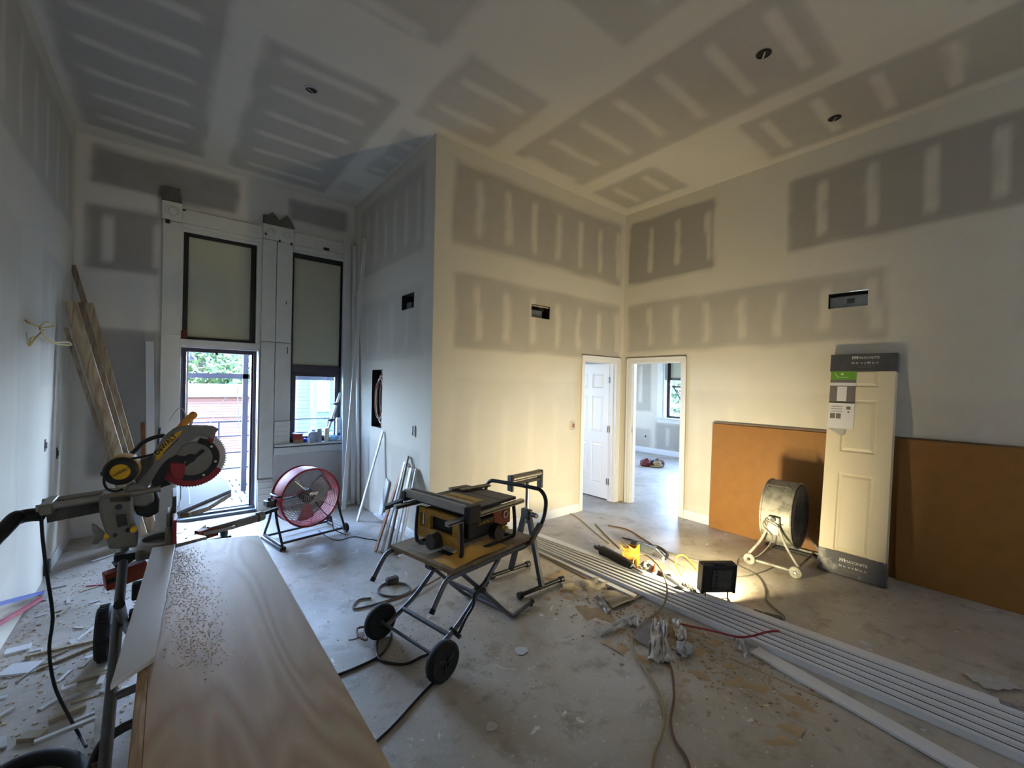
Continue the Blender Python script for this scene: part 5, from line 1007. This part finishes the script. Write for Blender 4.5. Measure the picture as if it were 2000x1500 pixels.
# ---------------------------------------------------------------- cords on the floor
def cord(px, r, m, label, name='extension_cord', sm=6): return tag(MB().tube(curve(px, sm), r, 8).build(name, m), label, 'cord')
R0 = .006
cord([(1.338, 5.052, 0.006), (1.361, 4.78, 0.006), (1.43, 4.62, 0.006), (1.586, 4.637, 0.006), (1.675, 4.498, 0.006), (1.762, 4.362, 0.006)], .005, 'cord_black', 'thin black cord running from the red fan towards the leaning trims')
cord([(0.769, 2.5, 0.007), (0.9, 2.499, 0.007), (1.051, 2.527, 0.007), (1.172, 2.655, 0.007), (1.192, 2.787, 0.007), (1.122, 2.729, 0.007), (1.042, 2.585, 0.007), (1.029, 2.471, 0.007), (1.125, 2.357, 0.007), (1.26, 2.356, 0.007), (1.381, 2.315, 0.007)], .0075, 'cord_black', 'black cord looping around the far wheel of the saw stand')
cord([(0.764, 1.917, 0.007), (0.892, 1.968, 0.007), (1.058, 2.054, 0.007), (1.2, 2.118, 0.007), (1.272, 2.127, 0.007)], .0075, 'cord_black', 'black cord emerging under the near wheel of the saw stand')
cord([(1.719, 3.241, 0.008), (1.527, 3.132, 0.008), (1.39, 3.163, 0.008), (1.332, 3.298, 0.008), (1.432, 3.397, 0.008), (1.561, 3.301, 0.008), (1.538, 3.155, 0.008), (1.352, 3.122, 0.008), (1.176, 3.132, 0.008), (1.093, 3.166, 0.008), (1.164, 3.262, 0.008), (1.254, 3.234, 0.008)], .007, 'cord_grey', 'coiled grey cord under the left side of the saw stand')
cord([(1.843, 3.2, 0.02), (1.611, 3.123, 0.02), (1.418, 3.083, 0.02), (1.272, 3.077, 0.02), (1.145, 2.995, 0.02), (1.054, 2.826, 0.02), (1.024, 2.705, 0.02), (0.997, 2.781, 0.02), (1.02, 2.866, 0.02), (1.072, 2.857, 0.02)], .007, 'cord_brown', 'reddish brown cord winding to the far saw stand wheel')
tag(MB().box(V((1.487, 3.378, 0))+V((0, 0, .03)), (.1, .06, .05)).build('cord_plug', 'dusty_black', bevel=.01), 'dark multi-plug in the coil under the saw stand', 'plug')
cord([(2.428, 1.682, 0.008), (2.324, 1.578, 0.008), (2.233, 1.436, 0.008), (2.137, 1.298, 0.008), (2.016, 1.184, 0.008), (1.887, 1.123, 0.008), (1.769, 1.087, 0.008), (1.666, 1.036, 0.008), (1.578, 0.96, 0.008)], .0065, 'cord_tan', 'left tan cord curving towards the camera on the bare floor')
cord([(2.481, 1.459, 0.008), (2.356, 1.343, 0.008), (2.172, 1.223, 0.008), (2.01, 1.147, 0.008), (1.911, 1.067, 0.008), (1.861, 0.982, 0.008), (1.782, 0.916, 0.008), (1.674, 0.858, 0.008)], .0065, 'cord_brown', 'right brown cord curving towards the camera on the bare floor')
cord([(3.961, 2.885, 0.006), (4.02, 2.617, 0.006), (4.005, 2.321, 0.006), (4.043, 2.045, 0.006), (4.225, 1.883, 0.006), (4.217, 1.691, 0.006), (4.137, 1.541, 0.006), (3.944, 1.42, 0.008), (3.745, 1.335, 0.008), (3.647, 1.235, 0.008), (3.574, 1.152, 0.01), (3.437, 1.139, 0.02), (3.351, 1.182, 0.03)], .0065, 'cord_grey', 'grey cord arching behind the work light to the splitter')
cord([(3.943, 2.398, 0.006), (3.814, 2.155, 0.006), (3.803, 1.995, 0.006), (3.869, 1.79, 0.006), (4.038, 1.64, 0.006), (4.263, 1.576, 0.006), (4.486, 1.548, 0.006)], .005, 'cord_grey', 'thin grey cord running from behind the work light to the grey fan')
cord([(3.373, 1.124, 0.02), (3.378, 1.068, 0.008), (3.358, 0.994, 0.008), (3.402, 0.889, 0.008), (3.353, 0.74, 0.008), (3.358, 0.603, 0.008), (3.389, 0.392, 0.008), (3.352, 0.171, 0.008), (3.397, 0.102, 0.008), (3.528, -0.033, 0.008)], .0075, 'cord_black', 'black cord running along the rear of the trim stack to the right edge')
cord([(2.838, 1.575, 0.02), (2.845, 1.441, 0.05), (2.851, 1.311, 0.08), (2.865, 1.187, 0.1), (2.958, 1.131, 0.1), (3.089, 1.089, 0.1), (3.285, 1.063, 0.05)], .007, 'cord_red', 'red cord lying across the trim stack', 'extension_cord')
cord([(3.542, 1.941, 0.03), (3.638, 2.045, 0.05), (3.798, 2.152, 0.06), (3.948, 2.163, 0.05), (3.902, 2.049, 0.03), (3.789, 1.91, 0.012)], .0075, 'cord_yellow', 'bright yellow cord loop left of the work light', 'extension_cord')
cord([(3.253, 2.204, 0.03), (3.242, 2.241, 0.12), (3.324, 2.251, 0.17), (3.358, 2.168, 0.18), (3.252, 1.985, 0.17), (3.123, 1.854, 0.15), (3.015, 1.771, 0.12), (2.965, 1.768, 0.03), (2.824, 1.758, 0.01), (2.718, 1.757, 0.008)], .006, 'cord_tan', 'stiff tan cord arching over the trim stack in front of the tools')
cord([(4.153, 3.904, 0.006), (4.08, 3.639, 0.006), (3.829, 3.139, 0.006), (3.695, 2.853, 0.006)], .004, 'cord_tan', 'thin tan cord on the floor before the panel door')
cord([(4.086, 3.369, 0.006), (3.884, 3.059, 0.006), (3.714, 2.768, 0.006), (3.675, 2.693, 0.006)], .006, 'cord_tan', 'short tan cord leading to the tools from the doorway')
cord([(4.169, 3.24, 0.006), (4.235, 3.015, 0.006), (4.135, 2.759, 0.006), (4.024, 2.508, 0.006)], .006, 'cord_brown', 'brown cord on the floor between the doors and the hammer drill')

# ---------------------------------------------------------------- paper, wrapping and scraps in the middle of the floor
def crumple(name, label, cat, quad, m, amp=.02, seed=0, n=14, lift=.006):
    q = [V(p_) for p_ in quad]
    def fn(u, v):
        p_ = q[0].lerp(q[1], u).lerp(q[3].lerp(q[2], u), v); s_ = abs(NZ.noise((u*2.4+seed, v*2.4, seed)))+.5*abs(NZ.noise((u*6+seed, v*6, 1)))
        return (p_.x+amp*.4*NZ.noise((u*3, v*3, seed+5)), p_.y+amp*.4*NZ.noise((u*3, v*3, seed+9)), lift+s_*amp*2)
    return tag(MB().grid(fn, n, n).build(name, m), label, cat)
crumple('kraft_paper', 'large grey-brown sheet of wrapping paper in front of the trim stack', 'paper', [(2.733, 2.202, 0), (3.12, 2.143, 0), (3.028, 1.961, 0), (2.642, 1.989, 0)], 'kraft', .012, 1)
crumple('kraft_paper', 'dusty crumpled paper near the foot of the roller stand', 'paper', [(2.752, 2.439, 0), (3.022, 2.382, 0), (2.908, 2.21, 0), (2.699, 2.28, 0)], 'kraft', .012, 4)
crumple('cardboard_sheet', 'flat grey cardboard piece under the crumpled wrapping', 'cardboard', [(2.45, 1.69, 0), (2.743, 1.773, 0), (2.738, 1.662, 0), (2.442, 1.537, 0)], 'print_grey', .006, 2)
crumple('paper_strip', 'twisted white paper strip left of the cardboard piece', 'paper', [(2.29, 1.891, 0), (2.542, 1.841, 0), (2.718, 1.809, 0), (2.292, 1.831, 0)], 'paper', .025, 7)
crumple('paper_strip', 'small crumpled white paper next to the cardboard', 'paper', [(2.569, 1.87, 0), (2.712, 1.822, 0), (2.598, 1.735, 0), (2.539, 1.795, 0)], 'paper', .03, 11)
crumple('plastic_wrap', 'white crumpled net wrap lying nearest the camera', 'wrap', [(2.691, 1.697, 0), (2.821, 1.648, 0), (2.403, 1.391, 0), (2.289, 1.466, 0)], 'clear_plastic', .045, 8, 18)
crumple('plastic_wrap', 'twisted pale wrap strip behind the net wrap', 'wrap', [(2.851, 1.633, 0), (2.885, 1.551, 0), (2.675, 1.428, 0), (2.652, 1.48, 0)], 'paper', .035, 13)
blob('wrap_ball', 'balled white plastic wrap beside the net wrap', 'wrap', (2.577, 1.388, 0.03), .05, 'clear_plastic', (1, 1, .75), .5, 21)
crumple('printed_wrapper', 'silver printed wrapper strip left of the wrapping paper', 'wrapper', [(2.649, 2.174, 0), (2.72, 2.181, 0), (2.612, 1.976, 0), (2.552, 1.985, 0)], 'silver_print', .015, 5)
crumple('clear_film', 'small scrap of clear film lower right of the red cord', 'film', [(2.944, 1.238, 0), (3.029, 1.216, 0), (2.916, 1.113, 0), (2.825, 1.119, 0)], 'clear_plastic', .03, 17)
crumple('clear_film', 'pale torn film on the bare floor at the far right', 'film', [(3.736, 0.26, 0), (3.895, 0.1, 0), (3.82, 0.025, 0), (3.644, 0.149, 0)], 'clear_plastic', .012, 23)
tag(MB().tube([(2.998, 1.316, 0.012), (2.989, 1.265, 0.012)], .009, 10).build('plastic_anchor', 'cord_white', bevel=.002), 'small white plastic tube in front of the red cord', 'tube')
sb2 = thing('scrub_brush', 'small worn brush on the floor beside the roller stand foot', 'brush', (2.654, 2.478, 0)); MB().bar((2.529, 2.44, 0.012), (2.637, 2.381, 0.012), .03, .015).build('handle', 'pine_y', sb2); MB().bar((2.578, 2.47, 0.02), (2.677, 2.442, 0.02), .04, .04).build('bristle_block', 'kraft', sb2)
crumb = MB()
for i in range(900):
    k = random.random(); x = random.gauss(2.75, .22); y = random.gauss(2.0-1.0*k, .35); r = random.uniform(.002, .007)
    if x > 2.93 or y < .6: continue
    crumb.box((x, y, r*.4), (r*random.uniform(1, 3), r*2, r), M.Rotation(random.random()*3, 3, 'Z'))
for i in range(260):
    x = random.gauss(1.45, .35); y = random.gauss(2.6, .5); r = random.uniform(.0015, .004); crumb.box((x, y, r*.4), (r*2, r*2, r), M.Rotation(random.random()*3, 3, 'Z'))
tag(crumb.build('debris_crumbs', 'dust', smooth=False), 'fine wood crumbs and sawdust strewn before the trim stack', 'debris', kind='stuff')
def dfilm(u, v):
    x, y = 2.25+.69*u, .7+2.0*v; k = NZ.noise((x*5, y*3.5, 6))+.6*NZ.noise((x*14, y*11, 2)); h = .022*(k-.02-.5*abs(u-.62)-.35*abs(v-.5)); return (x, y, max(-.003, min(.006, h)))
tag(MB().grid(dfilm, 70, 180).build('sawdust_drift', 'dust'), 'patchy tan sawdust lying along the front of the trim stack', 'sawdust', kind='stuff')
# white plaster flakes
for i, (p_, s_) in enumerate((((0.989, 2.823, 0), .05), ((1.768, 2.035, 0), .05), ((1.968, 3.556, 0), .03), ((3.657, 0.698, 0), .04), ((2.88, 0.848, 0), .04), ((1.267, 1.67, 0), .035))):
    b = MB(); k = 9; pts_ = [(p_[0]+s_*(.6+.5*random.random())*math.cos(2*PI*j/k), p_[1]+s_*(.6+.5*random.random())*math.sin(2*PI*j/k)) for j in range(k)]
    tag(b.zprism(pts_, 0.0008, .004).build('plaster_flake', 'plaster', smooth=False), 'flat pale plaster flake stuck to the bare floor', 'flake', 'plaster flakes on the floor')

# ---------------------------------------------------------------- offcuts on the floor at the left wall
def scrap(a, b, w, h, m, label, group=None, z=0):
    a, b = V(a), V(b); a.z += h/2+z; b.z += h/2+z; return tag(MB().bar(a, b, w, h).build('wood_scrap', m), label, 'offcut', group)
scrap((-0.735, 3.527, 0.43), (-0.731, 4.813, 0), .022, .022, 'blue_pipe', 'blue plastic pipe end lying on the floor at the left wall'); scrap((-0.73, 3.511, 0.309), (-0.716, 4.686, 0), .022, .022, 'red_pipe', 'red plastic pipe lying parallel to the blue one')
scrap((-0.485, 4.775, 0), (-0.361, 4.715, 0), .008, .008, 'red_pipe', 'thin red rod on the floor behind the stand wheel'); scrap((-0.699, 3.675, 0), (-0.563, 3.609, 0), .11, .012, 'trim_white', 'white square trim offcut on the floor at the left edge')
scrap((-0.741, 3.907, 0), (-0.637, 3.911, 0), .07, .012, 'trim_white', 'white slanted trim offcut above the square one'); scrap((-0.503, 2.944, 0), (-0.428, 2.901, 0), .05, .02, 'wood_scrap', 'pale block offcut near the black hose')
scrap((-0.636, 3.779, 0), (-0.301, 3.749, 0), .022, .015, 'pine_y', 'long pale lath pointing at the stand wheel'); scrap((-0.556, 3.565, 0), (-0.293, 3.702, 0), .018, .015, 'pine_y', 'second long lath below the first one at the stand wheel')
scrap((-0.426, 3.823, 0), (-0.319, 4.042, 0), .012, .012, 'trim_white', 'thin white strip slanting up to the stand wheel'); scrap((-0.413, 3.302, 0), (-0.231, 3.302, 0), .022, .015, 'wood_scrap', 'wooden strip beside the saw stand leg'); scrap((-0.426, 3.005, 0), (-0.3, 3.031, 0), .03, .02, 'wood_scrap', 'brown lath crossing below the hanging cord')
scrap((-0.425, 2.698, 0), (-0.238, 2.725, 0), .022, .015, 'trim_white', 'long white batten at the bottom left corner', z=.1); scrap((-0.18, 2.153, 0.25), (-0.219, 2.663, 0.12), .03, .02, 'pine_grey', 'grey batten standing between the stand leg and the hose')
scrap((-0.51, 5.374, 0), (-0.381, 5.465, 0), .04, .01, 'plaster', 'thin pale shingle on the floor by the baseboard'); scrap((-0.42, 3.278, 0), (-0.362, 3.283, 0), .05, .012, 'trim_white', 'small white offcut beside the wooden strip')
for i in range(60):
    y = random.uniform(2.2, 4.9); x = random.uniform(-.74, -.22) if y > 2.6 else random.uniform(-.6, -.22); L = random.uniform(.03, .13); a = random.gauss(.5, .8)
    m = random.choice(['wood_scrap', 'pine_y', 'plaster', 'plaster', 'trim_white', 'kraft']); w_ = random.uniform(.008, .03)
    scrap((x, y, 0), (x+L*math.cos(a), y+L*math.sin(a), 0), w_, random.uniform(.004, .014), m, {'plaster': 'small grey-white plaster chip scattered on the floor by the left wall', 'trim_white': 'small bright white splinter scattered on the floor by the left wall', 'kraft': 'small grey-brown chip scattered on the floor by the left wall'}.get(m, 'small bare wood splinter scattered on the floor by the left wall'), 'splinters scattered by the left wall')
cr2 = MB()
for i in range(900):
    x = random.uniform(-.76, -.1); y = random.uniform(1.8, 5.2); r = random.uniform(.0015, .006); cr2.box((x, y, r*.4), (r*random.uniform(1, 3), r*2, r), M.Rotation(random.random()*3, 3, 'Z'))
tag(cr2.build('debris_crumbs', 'dust_pale', smooth=False), 'fine crumbs of wood and plaster along the left wall', 'debris', kind='stuff')
# tool pouch in the bedroom
tp = thing('tool_belt', 'brown tool belt heaped on the bedroom floor', 'tool belt', (8.05, 5.12, 0))
for i, (dx, dy, r, m) in enumerate(((-.09, .10, .12, 'maroon'), (.08, -.09, .12, 'cord_brown'), (.02, .02, .1, 'black_plastic'), (-.02, -.12, .09, 'cord_tan'))):
    b = MB(); c_ = V((8.05+dx, 5.12+dy, .06))
    def fn(u, v, c_=c_, r=r, i=i):
        th, ph = 2*PI*u, PI*(v-.5); d_ = V((math.cos(ph)*math.cos(th), math.cos(ph)*math.sin(th), math.sin(ph))); k = r*(1+.4*NZ.noise(d_*2+V((i, 0, 0)))); return (c_.x+d_.x*k, c_.y+d_.y*k, max(.002, c_.z+d_.z*k*.8))
    b.grid(fn, 20, 10).build('pouch', m, tp)
MB().tube(curve([(7.95, 5.25, .05), (8.05, 5.3, .09), (8.15, 5.1, .1), (8.1, 4.92, .05), (7.97, 4.95, .03), (7.93, 5.1, .02)], 5), .02, 8).build('strap', 'cord_tan', tp)

# ---------------------------------------------------------------- things on the window sill
SZ = .842
def sx_(px, y): return px
b1 = thing('small_box', 'small red-brown carton at the left end of the window sill', 'box', (1.36, 6.22, SZ)); MB().bb((1.315, 6.2, SZ), (1.425, 6.27, SZ+.05)).build('lower_carton', 'cardboard', b1); MB().bb((1.315, 6.2, SZ+.05), (1.42, 6.27, SZ+.125)).build('upper_carton', 'box_brown', b1)
MB().bar((1.30, 6.235, SZ+.13), (1.37, 6.235, SZ+.165), .075, .004).bar((1.37, 6.235, SZ+.165), (1.43, 6.235, SZ+.13), .075, .004).build('open_flaps', 'paper', b1)
q = thing('glue_bottle', 'small white pointed glue bottle on the window sill', 'bottle', (1.50, 6.215, SZ)); MB().lathe([(0, 0), (.02, 0), (.021, .01), (.02, .055), (.009, .07)], (1.50, 6.215, SZ), (0, 0, 1), 18).build('body', 'bottle_white', q); MB().lathe([(.009, .07), (.007, .085), (.002, .115), (0, .116)], (1.5, 6.215, SZ), (0, 0, 1), 14).build('nozzle', 'bottle_white', q)
blob('dark_pouch', 'dark blue pouch between the carton and glue bottle on the sill', 'pouch', (1.458, 6.25, SZ+.03), .032, 'blue_print', (1, .6, .9), .3, 31)
MB(); tb2 = thing('grey_tub', 'grey rounded tub behind the spray can on the sill', 'tub', (1.57, 6.30, SZ)); MB().lathe([(0, 0), (.07, 0), (.075, .02), (.072, .11), (.06, .13), (.03, .15), (0, .152)], (1.575, 6.29, SZ), (0, 0, 1), 24).build('body', 'tub_grey', tb2); MB().lathe([(.03, .15), (.028, .17), (0, .172)], (1.575, 6.29, SZ), (0, 0, 1), 18).build('lid', 'tub_grey', tb2)
c1 = thing('spray_can', 'grey spray can standing on the middle of the window sill', 'can', (1.635, 6.22, SZ)); MB().lathe([(0, 0), (.031, 0), (.033, .006), (.033, .14), (.028, .155), (.016, .162), (0, .162)], (1.635, 6.22, SZ), (0, 0, 1), 22).build('body', 'can_grey', c1); MB().lathe([(.028, .155), (.027, .185), (.02, .19), (0, .19)], (1.635, 6.22, SZ), (0, 0, 1), 18).build('cap', 'can_grey', c1)
c2 = thing('drink_can', 'cream and red can right of the spray can on the sill', 'can', (1.735, 6.25, SZ)); MB().lathe([(0, 0), (.028, 0), (.033, .01), (.033, .17), (.027, .185), (0, .185)], (1.74, 6.25, SZ), (0, 0, 1), 22).build('body', 'can_cream', c2)
blob('plastic_bag', 'pale blue plastic bag slumped at the right of the sill', 'bag', (1.83, 6.24, SZ+.035), .06, 'bag_blue', (1.2, .7, .7), .4, 41)
wbag = thing('wipes_pack', 'tall white and blue pack standing at the right end of the sill', 'pack', (1.9, 6.27, SZ)); MB().bb((1.865, 6.22, SZ), (1.93, 6.29, SZ+.32)).build('pack', 'bottle_white', wbag, bevel=.012); MB().lathe([(0, 0), (.022, .002), (.02, .006), (0, .008)], (1.895, 6.219, SZ+.09), (0, -1, 0), 18).build('blue_dot', 'blue_print', wbag)
for k in range(5): MB().bb((1.875, 6.218, SZ+.16+.028*k), (1.92, 6.2195, SZ+.17+.028*k)).build('print_line', 'can_grey', wbag)
tri = thing('aluminium_pole', 'slanted aluminium pole with clamp knobs leaning in the sash window', 'pole', (1.7, 6.25, SZ)); pA, pB = V((1.715, 6.245, SZ+.01)), V((1.915, 6.255, 1.52)); MB().bar(pA, pB, .03, .02, (0, -1, 0)).build('tube', 'steel', tri)
MB().bar(pA.lerp(pB, .5), pA.lerp(pB, 1), .024, .026, (0, -1, 0)).build('tube', 'cord_white', tri)
for k in (.42, .76): c_ = pA.lerp(pB, k); MB().box(c_, (.06, .03, .04)).build('clamp', 'dark_grey', tri, bevel=.004); MB().cyl(c_+V((-.05, 0, 0)), c_+V((.05, 0, .01)), .01, 10).build('knob', 'dark_grey', tri)

# ---------------------------------------------------------------- outside: fire escape, neighbours, trees
fe = thing('fire_escape', 'steel fire escape landing with slatted floor and railing outside the doorway', 'fire escape', (.6, 7.4, -.03))
k = 0; x = -.4
while x < 3.2: MB().bb((x, YA+.34, -.03), (x+.062, 8.55, .0)).build('deck_slat', 'deck_white', fe); x += .095
for y in (6.75, 7.2, 7.65, 8.1, 8.5): MB().bb((-.4, y, -.055), (3.2, y+.12, -.008)).build('deck_bearer', 'deck_white', fe)
MB().bb((-.4, YA+.34, -.42), (3.2, 8.55, -.40)).build('gap_dark_sheet', 'black_frame', fe)  # dark sheet added below the slats so the deck gaps look shaded
YRl = 8.6
for z in (.95, .70, .42, .15): MB().bb((-.4, YRl, z), (3.2, YRl+.03, z+.025)).build('rail', 'post_violet', fe)
for x in (-.3, .66, 1.22, 2.4, 3.1): MB().bb((x, YRl-.01, -.1), (x+.025, YRl+.04, .97)).build('baluster', 'post_violet', fe)
for x, y, w_ in ((.875, 7.5, .07), (.98, 7.42, .05), (3.0, 7.5, .07)): MB().bb((x, y, -3.9), (x+w_, y+w_, 3.2)).build('post', 'post_violet', fe)
MB().bb((-.5, 7.5, 1.69), (3.2, 7.57, 1.76)).build('beam', 'post_violet', fe)
MB().bar((0.451, 7.6, 0.947), (0.804, 7.6, 1.671), .008, .008).build('tie_rod', 'dark_grey', fe); MB().tube(curve([(0.835, 7.7, 2.001), (0.821, 7.7, 1.647), (0.841, 7.7, 1.294), (0.86, 7.7, 0.901)], 4), .006, 6).build('cable', 'dark_grey', fe); MB().tube([(0.92, 7.9, 1.964), (0.367, 9.5, 1.853)], .004, 6).build('cable', 'dark_grey', fe)
tag(MB().zprism([(.12, 6.66), (.48, 6.66), (.62, 8.4), (.1, 8.5)], .002, .02).build('plywood_sheet', 'deck_white', smooth=False), 'weathered plywood sheet laid on the fire escape floor', 'sheet')
lp = thing('barn_lamp', 'dark hanging lamp outside at the upper left of the doorway', 'lamp', (0.242, 7.7, 1.94)); q = V((0.247, 7.7, 1.984)); MB().lathe([(.012, .06), (.02, .03), (.07, -.01), (.075, -.03), (.05, -.035), (0, -.05)], q, (0, 0, 1), 20).build('shade', 'dark_grey', lp); MB().tube(curve([q+V((0, 0, .05)), q+V((0, .0, .09)), q+V((-.1, .0, .12)), (q.x-.35, 7.7, q.z+.1)], 4), .012, 8).build('arm', 'dark_grey', lp)
struct(MB().bb((-120, YA+.6, -4.2), (160, 160, -4.0)).build('ground', 'paving', origin=False)); struct(MB().bb((XF+.4, -60, -4.2), (120, YA+.6, -4.0)).build('ground_side', 'lawn', origin=False))
tag(MB().bb((-30, 31, -4.0), (30, 37, -3.96)).build('lawn_strip', 'lawn'), 'strip of grass across the street below', 'lawn')
pk = thing('neighbour_house', 'long building with pink horizontal siding and lilac roof across the street', 'building', (1, 38, -4)); HB = 38
for i in range(22): MB().bb((-12, HB+.02*(i % 2), -4+.2*i), (5.2, HB+6, -4+.2*i+.185)).build('siding_board', 'siding_pink', pk)
MB().add([(-12.6, HB-.5, .45), (5.6, HB-.5, .45), (5.6, HB+4, 1.2), (-12.6, HB+4, 1.2), (-12.6, HB-.5, .3), (5.6, HB-.5, .3)], [(0, 1, 2, 3), (4, 5, 1, 0)]).build('roof', 'roof_lilac', pk, smooth=False)
MB().bb((-12.1, HB-.1, -1.2), (5.25, HB, -1.1)).build('trim_band', 'roof_lilac', pk)
wh = thing('neighbour_house', 'pale blue house with porch posts seen through the sash window', 'building', (7, 24, -4))
for i in range(36): MB().bb((5.2, 24+.012*(i % 2), -4+.2*i), (12, 30, -4+.2*i+.19)).build('siding_board', 'siding_pale', wh)
for x in (5.8, 7.6, 9.4): f_ = MB().bb((x, 23.93, .0), (x+1.0, 23.99, 1.7)).build('window', 'deck_white', wh); MB().bb((x+.1, 23.9, .1), (x+.9, 23.94, 1.6)).build('pane', 'galv', f_)
for x in (5.3, 6.9, 8.9): MB().bb((x, 21.5, -4), (x+.22, 21.7, 2.0)).build('porch_post', 'siding_pale', wh)
MB().bb((5.1, 21.4, 1.95), (9.6, 21.8, 2.25)).build('porch_beam', 'siding_pale', wh); MB().bb((5.1, 21.5, -.9), (9.6, 21.6, -.8)).build('porch_rail', 'siding_pale', wh)
def tree(name, label, c, H_, Rr, m, n, ls_, seed):
    t = thing(name, label, 'tree', (c[0], c[1], -4)); MB().tube(curve([(c[0], c[1], -4), (c[0]+.2, c[1], c[2]-Rr*.5), (c[0], c[1], c[2]+Rr*.5)], 4), [.4]*4+[.3]*4+[.1], 10).build('trunk', 'bark', t)
    rg = random.Random(seed); b = MB()
    for i in range(n):
        th, ph = rg.uniform(0, 2*PI), math.asin(rg.uniform(-.8, 1)); rad = Rr*(.55+.45*rg.random())*(1+.25*NZ.noise((math.cos(th)*2, math.sin(th)*2, ph*2+seed)))
        p_ = V((c[0]+rad*1.25*math.cos(ph)*math.cos(th), c[1]+rad*math.cos(ph)*math.sin(th), c[2]+H_*rad*math.sin(ph)))
        u_ = V((rg.gauss(0, 1), rg.gauss(0, 1), rg.gauss(0, 1))).normalized(); v_ = u_.orthogonal().normalized(); s_ = ls_*rg.uniform(.6, 1.3)
        b.add([p_-u_*s_, p_+v_*s_*.5, p_+u_*s_, p_-v_*s_*.5], [(0, 1, 2, 3)])
    o = b.build('crown', m, t, smooth=False); o['kind'] = 'stuff'
tree('leafy_tree', 'bright green bushy tree behind the pink building', (2.3, 50, 2.2), .75, 4.4, 'leaf_green', 3800, .32, 1)
tree('leafy_tree', 'sparse dark tree reaching above the green one', (4.2, 62, 6.0), .8, 5.2, 'leaf_dark', 1300, .3, 2)
tree('garden_tree', 'green tree beyond the bedroom window', (30, 15, 1.0), .8, 4.0, 'leaf_green', 2200, .35, 3)
fn_ = thing('garden_fence', 'pale horizontal fence beyond the bedroom window', 'fence', (20, 10, -4))
for i in range(8): MB().bb((20, 2, -3.2+.55*i), (20.08, 22, -3.0+.55*i)).build('rail', 'siding_pale', fn_)
for i in range(8): MB().bb((20.08, 2+2.6*i, -4), (20.2, 2.15+2.6*i, 1.2)).build('post', 'siding_pale', fn_)
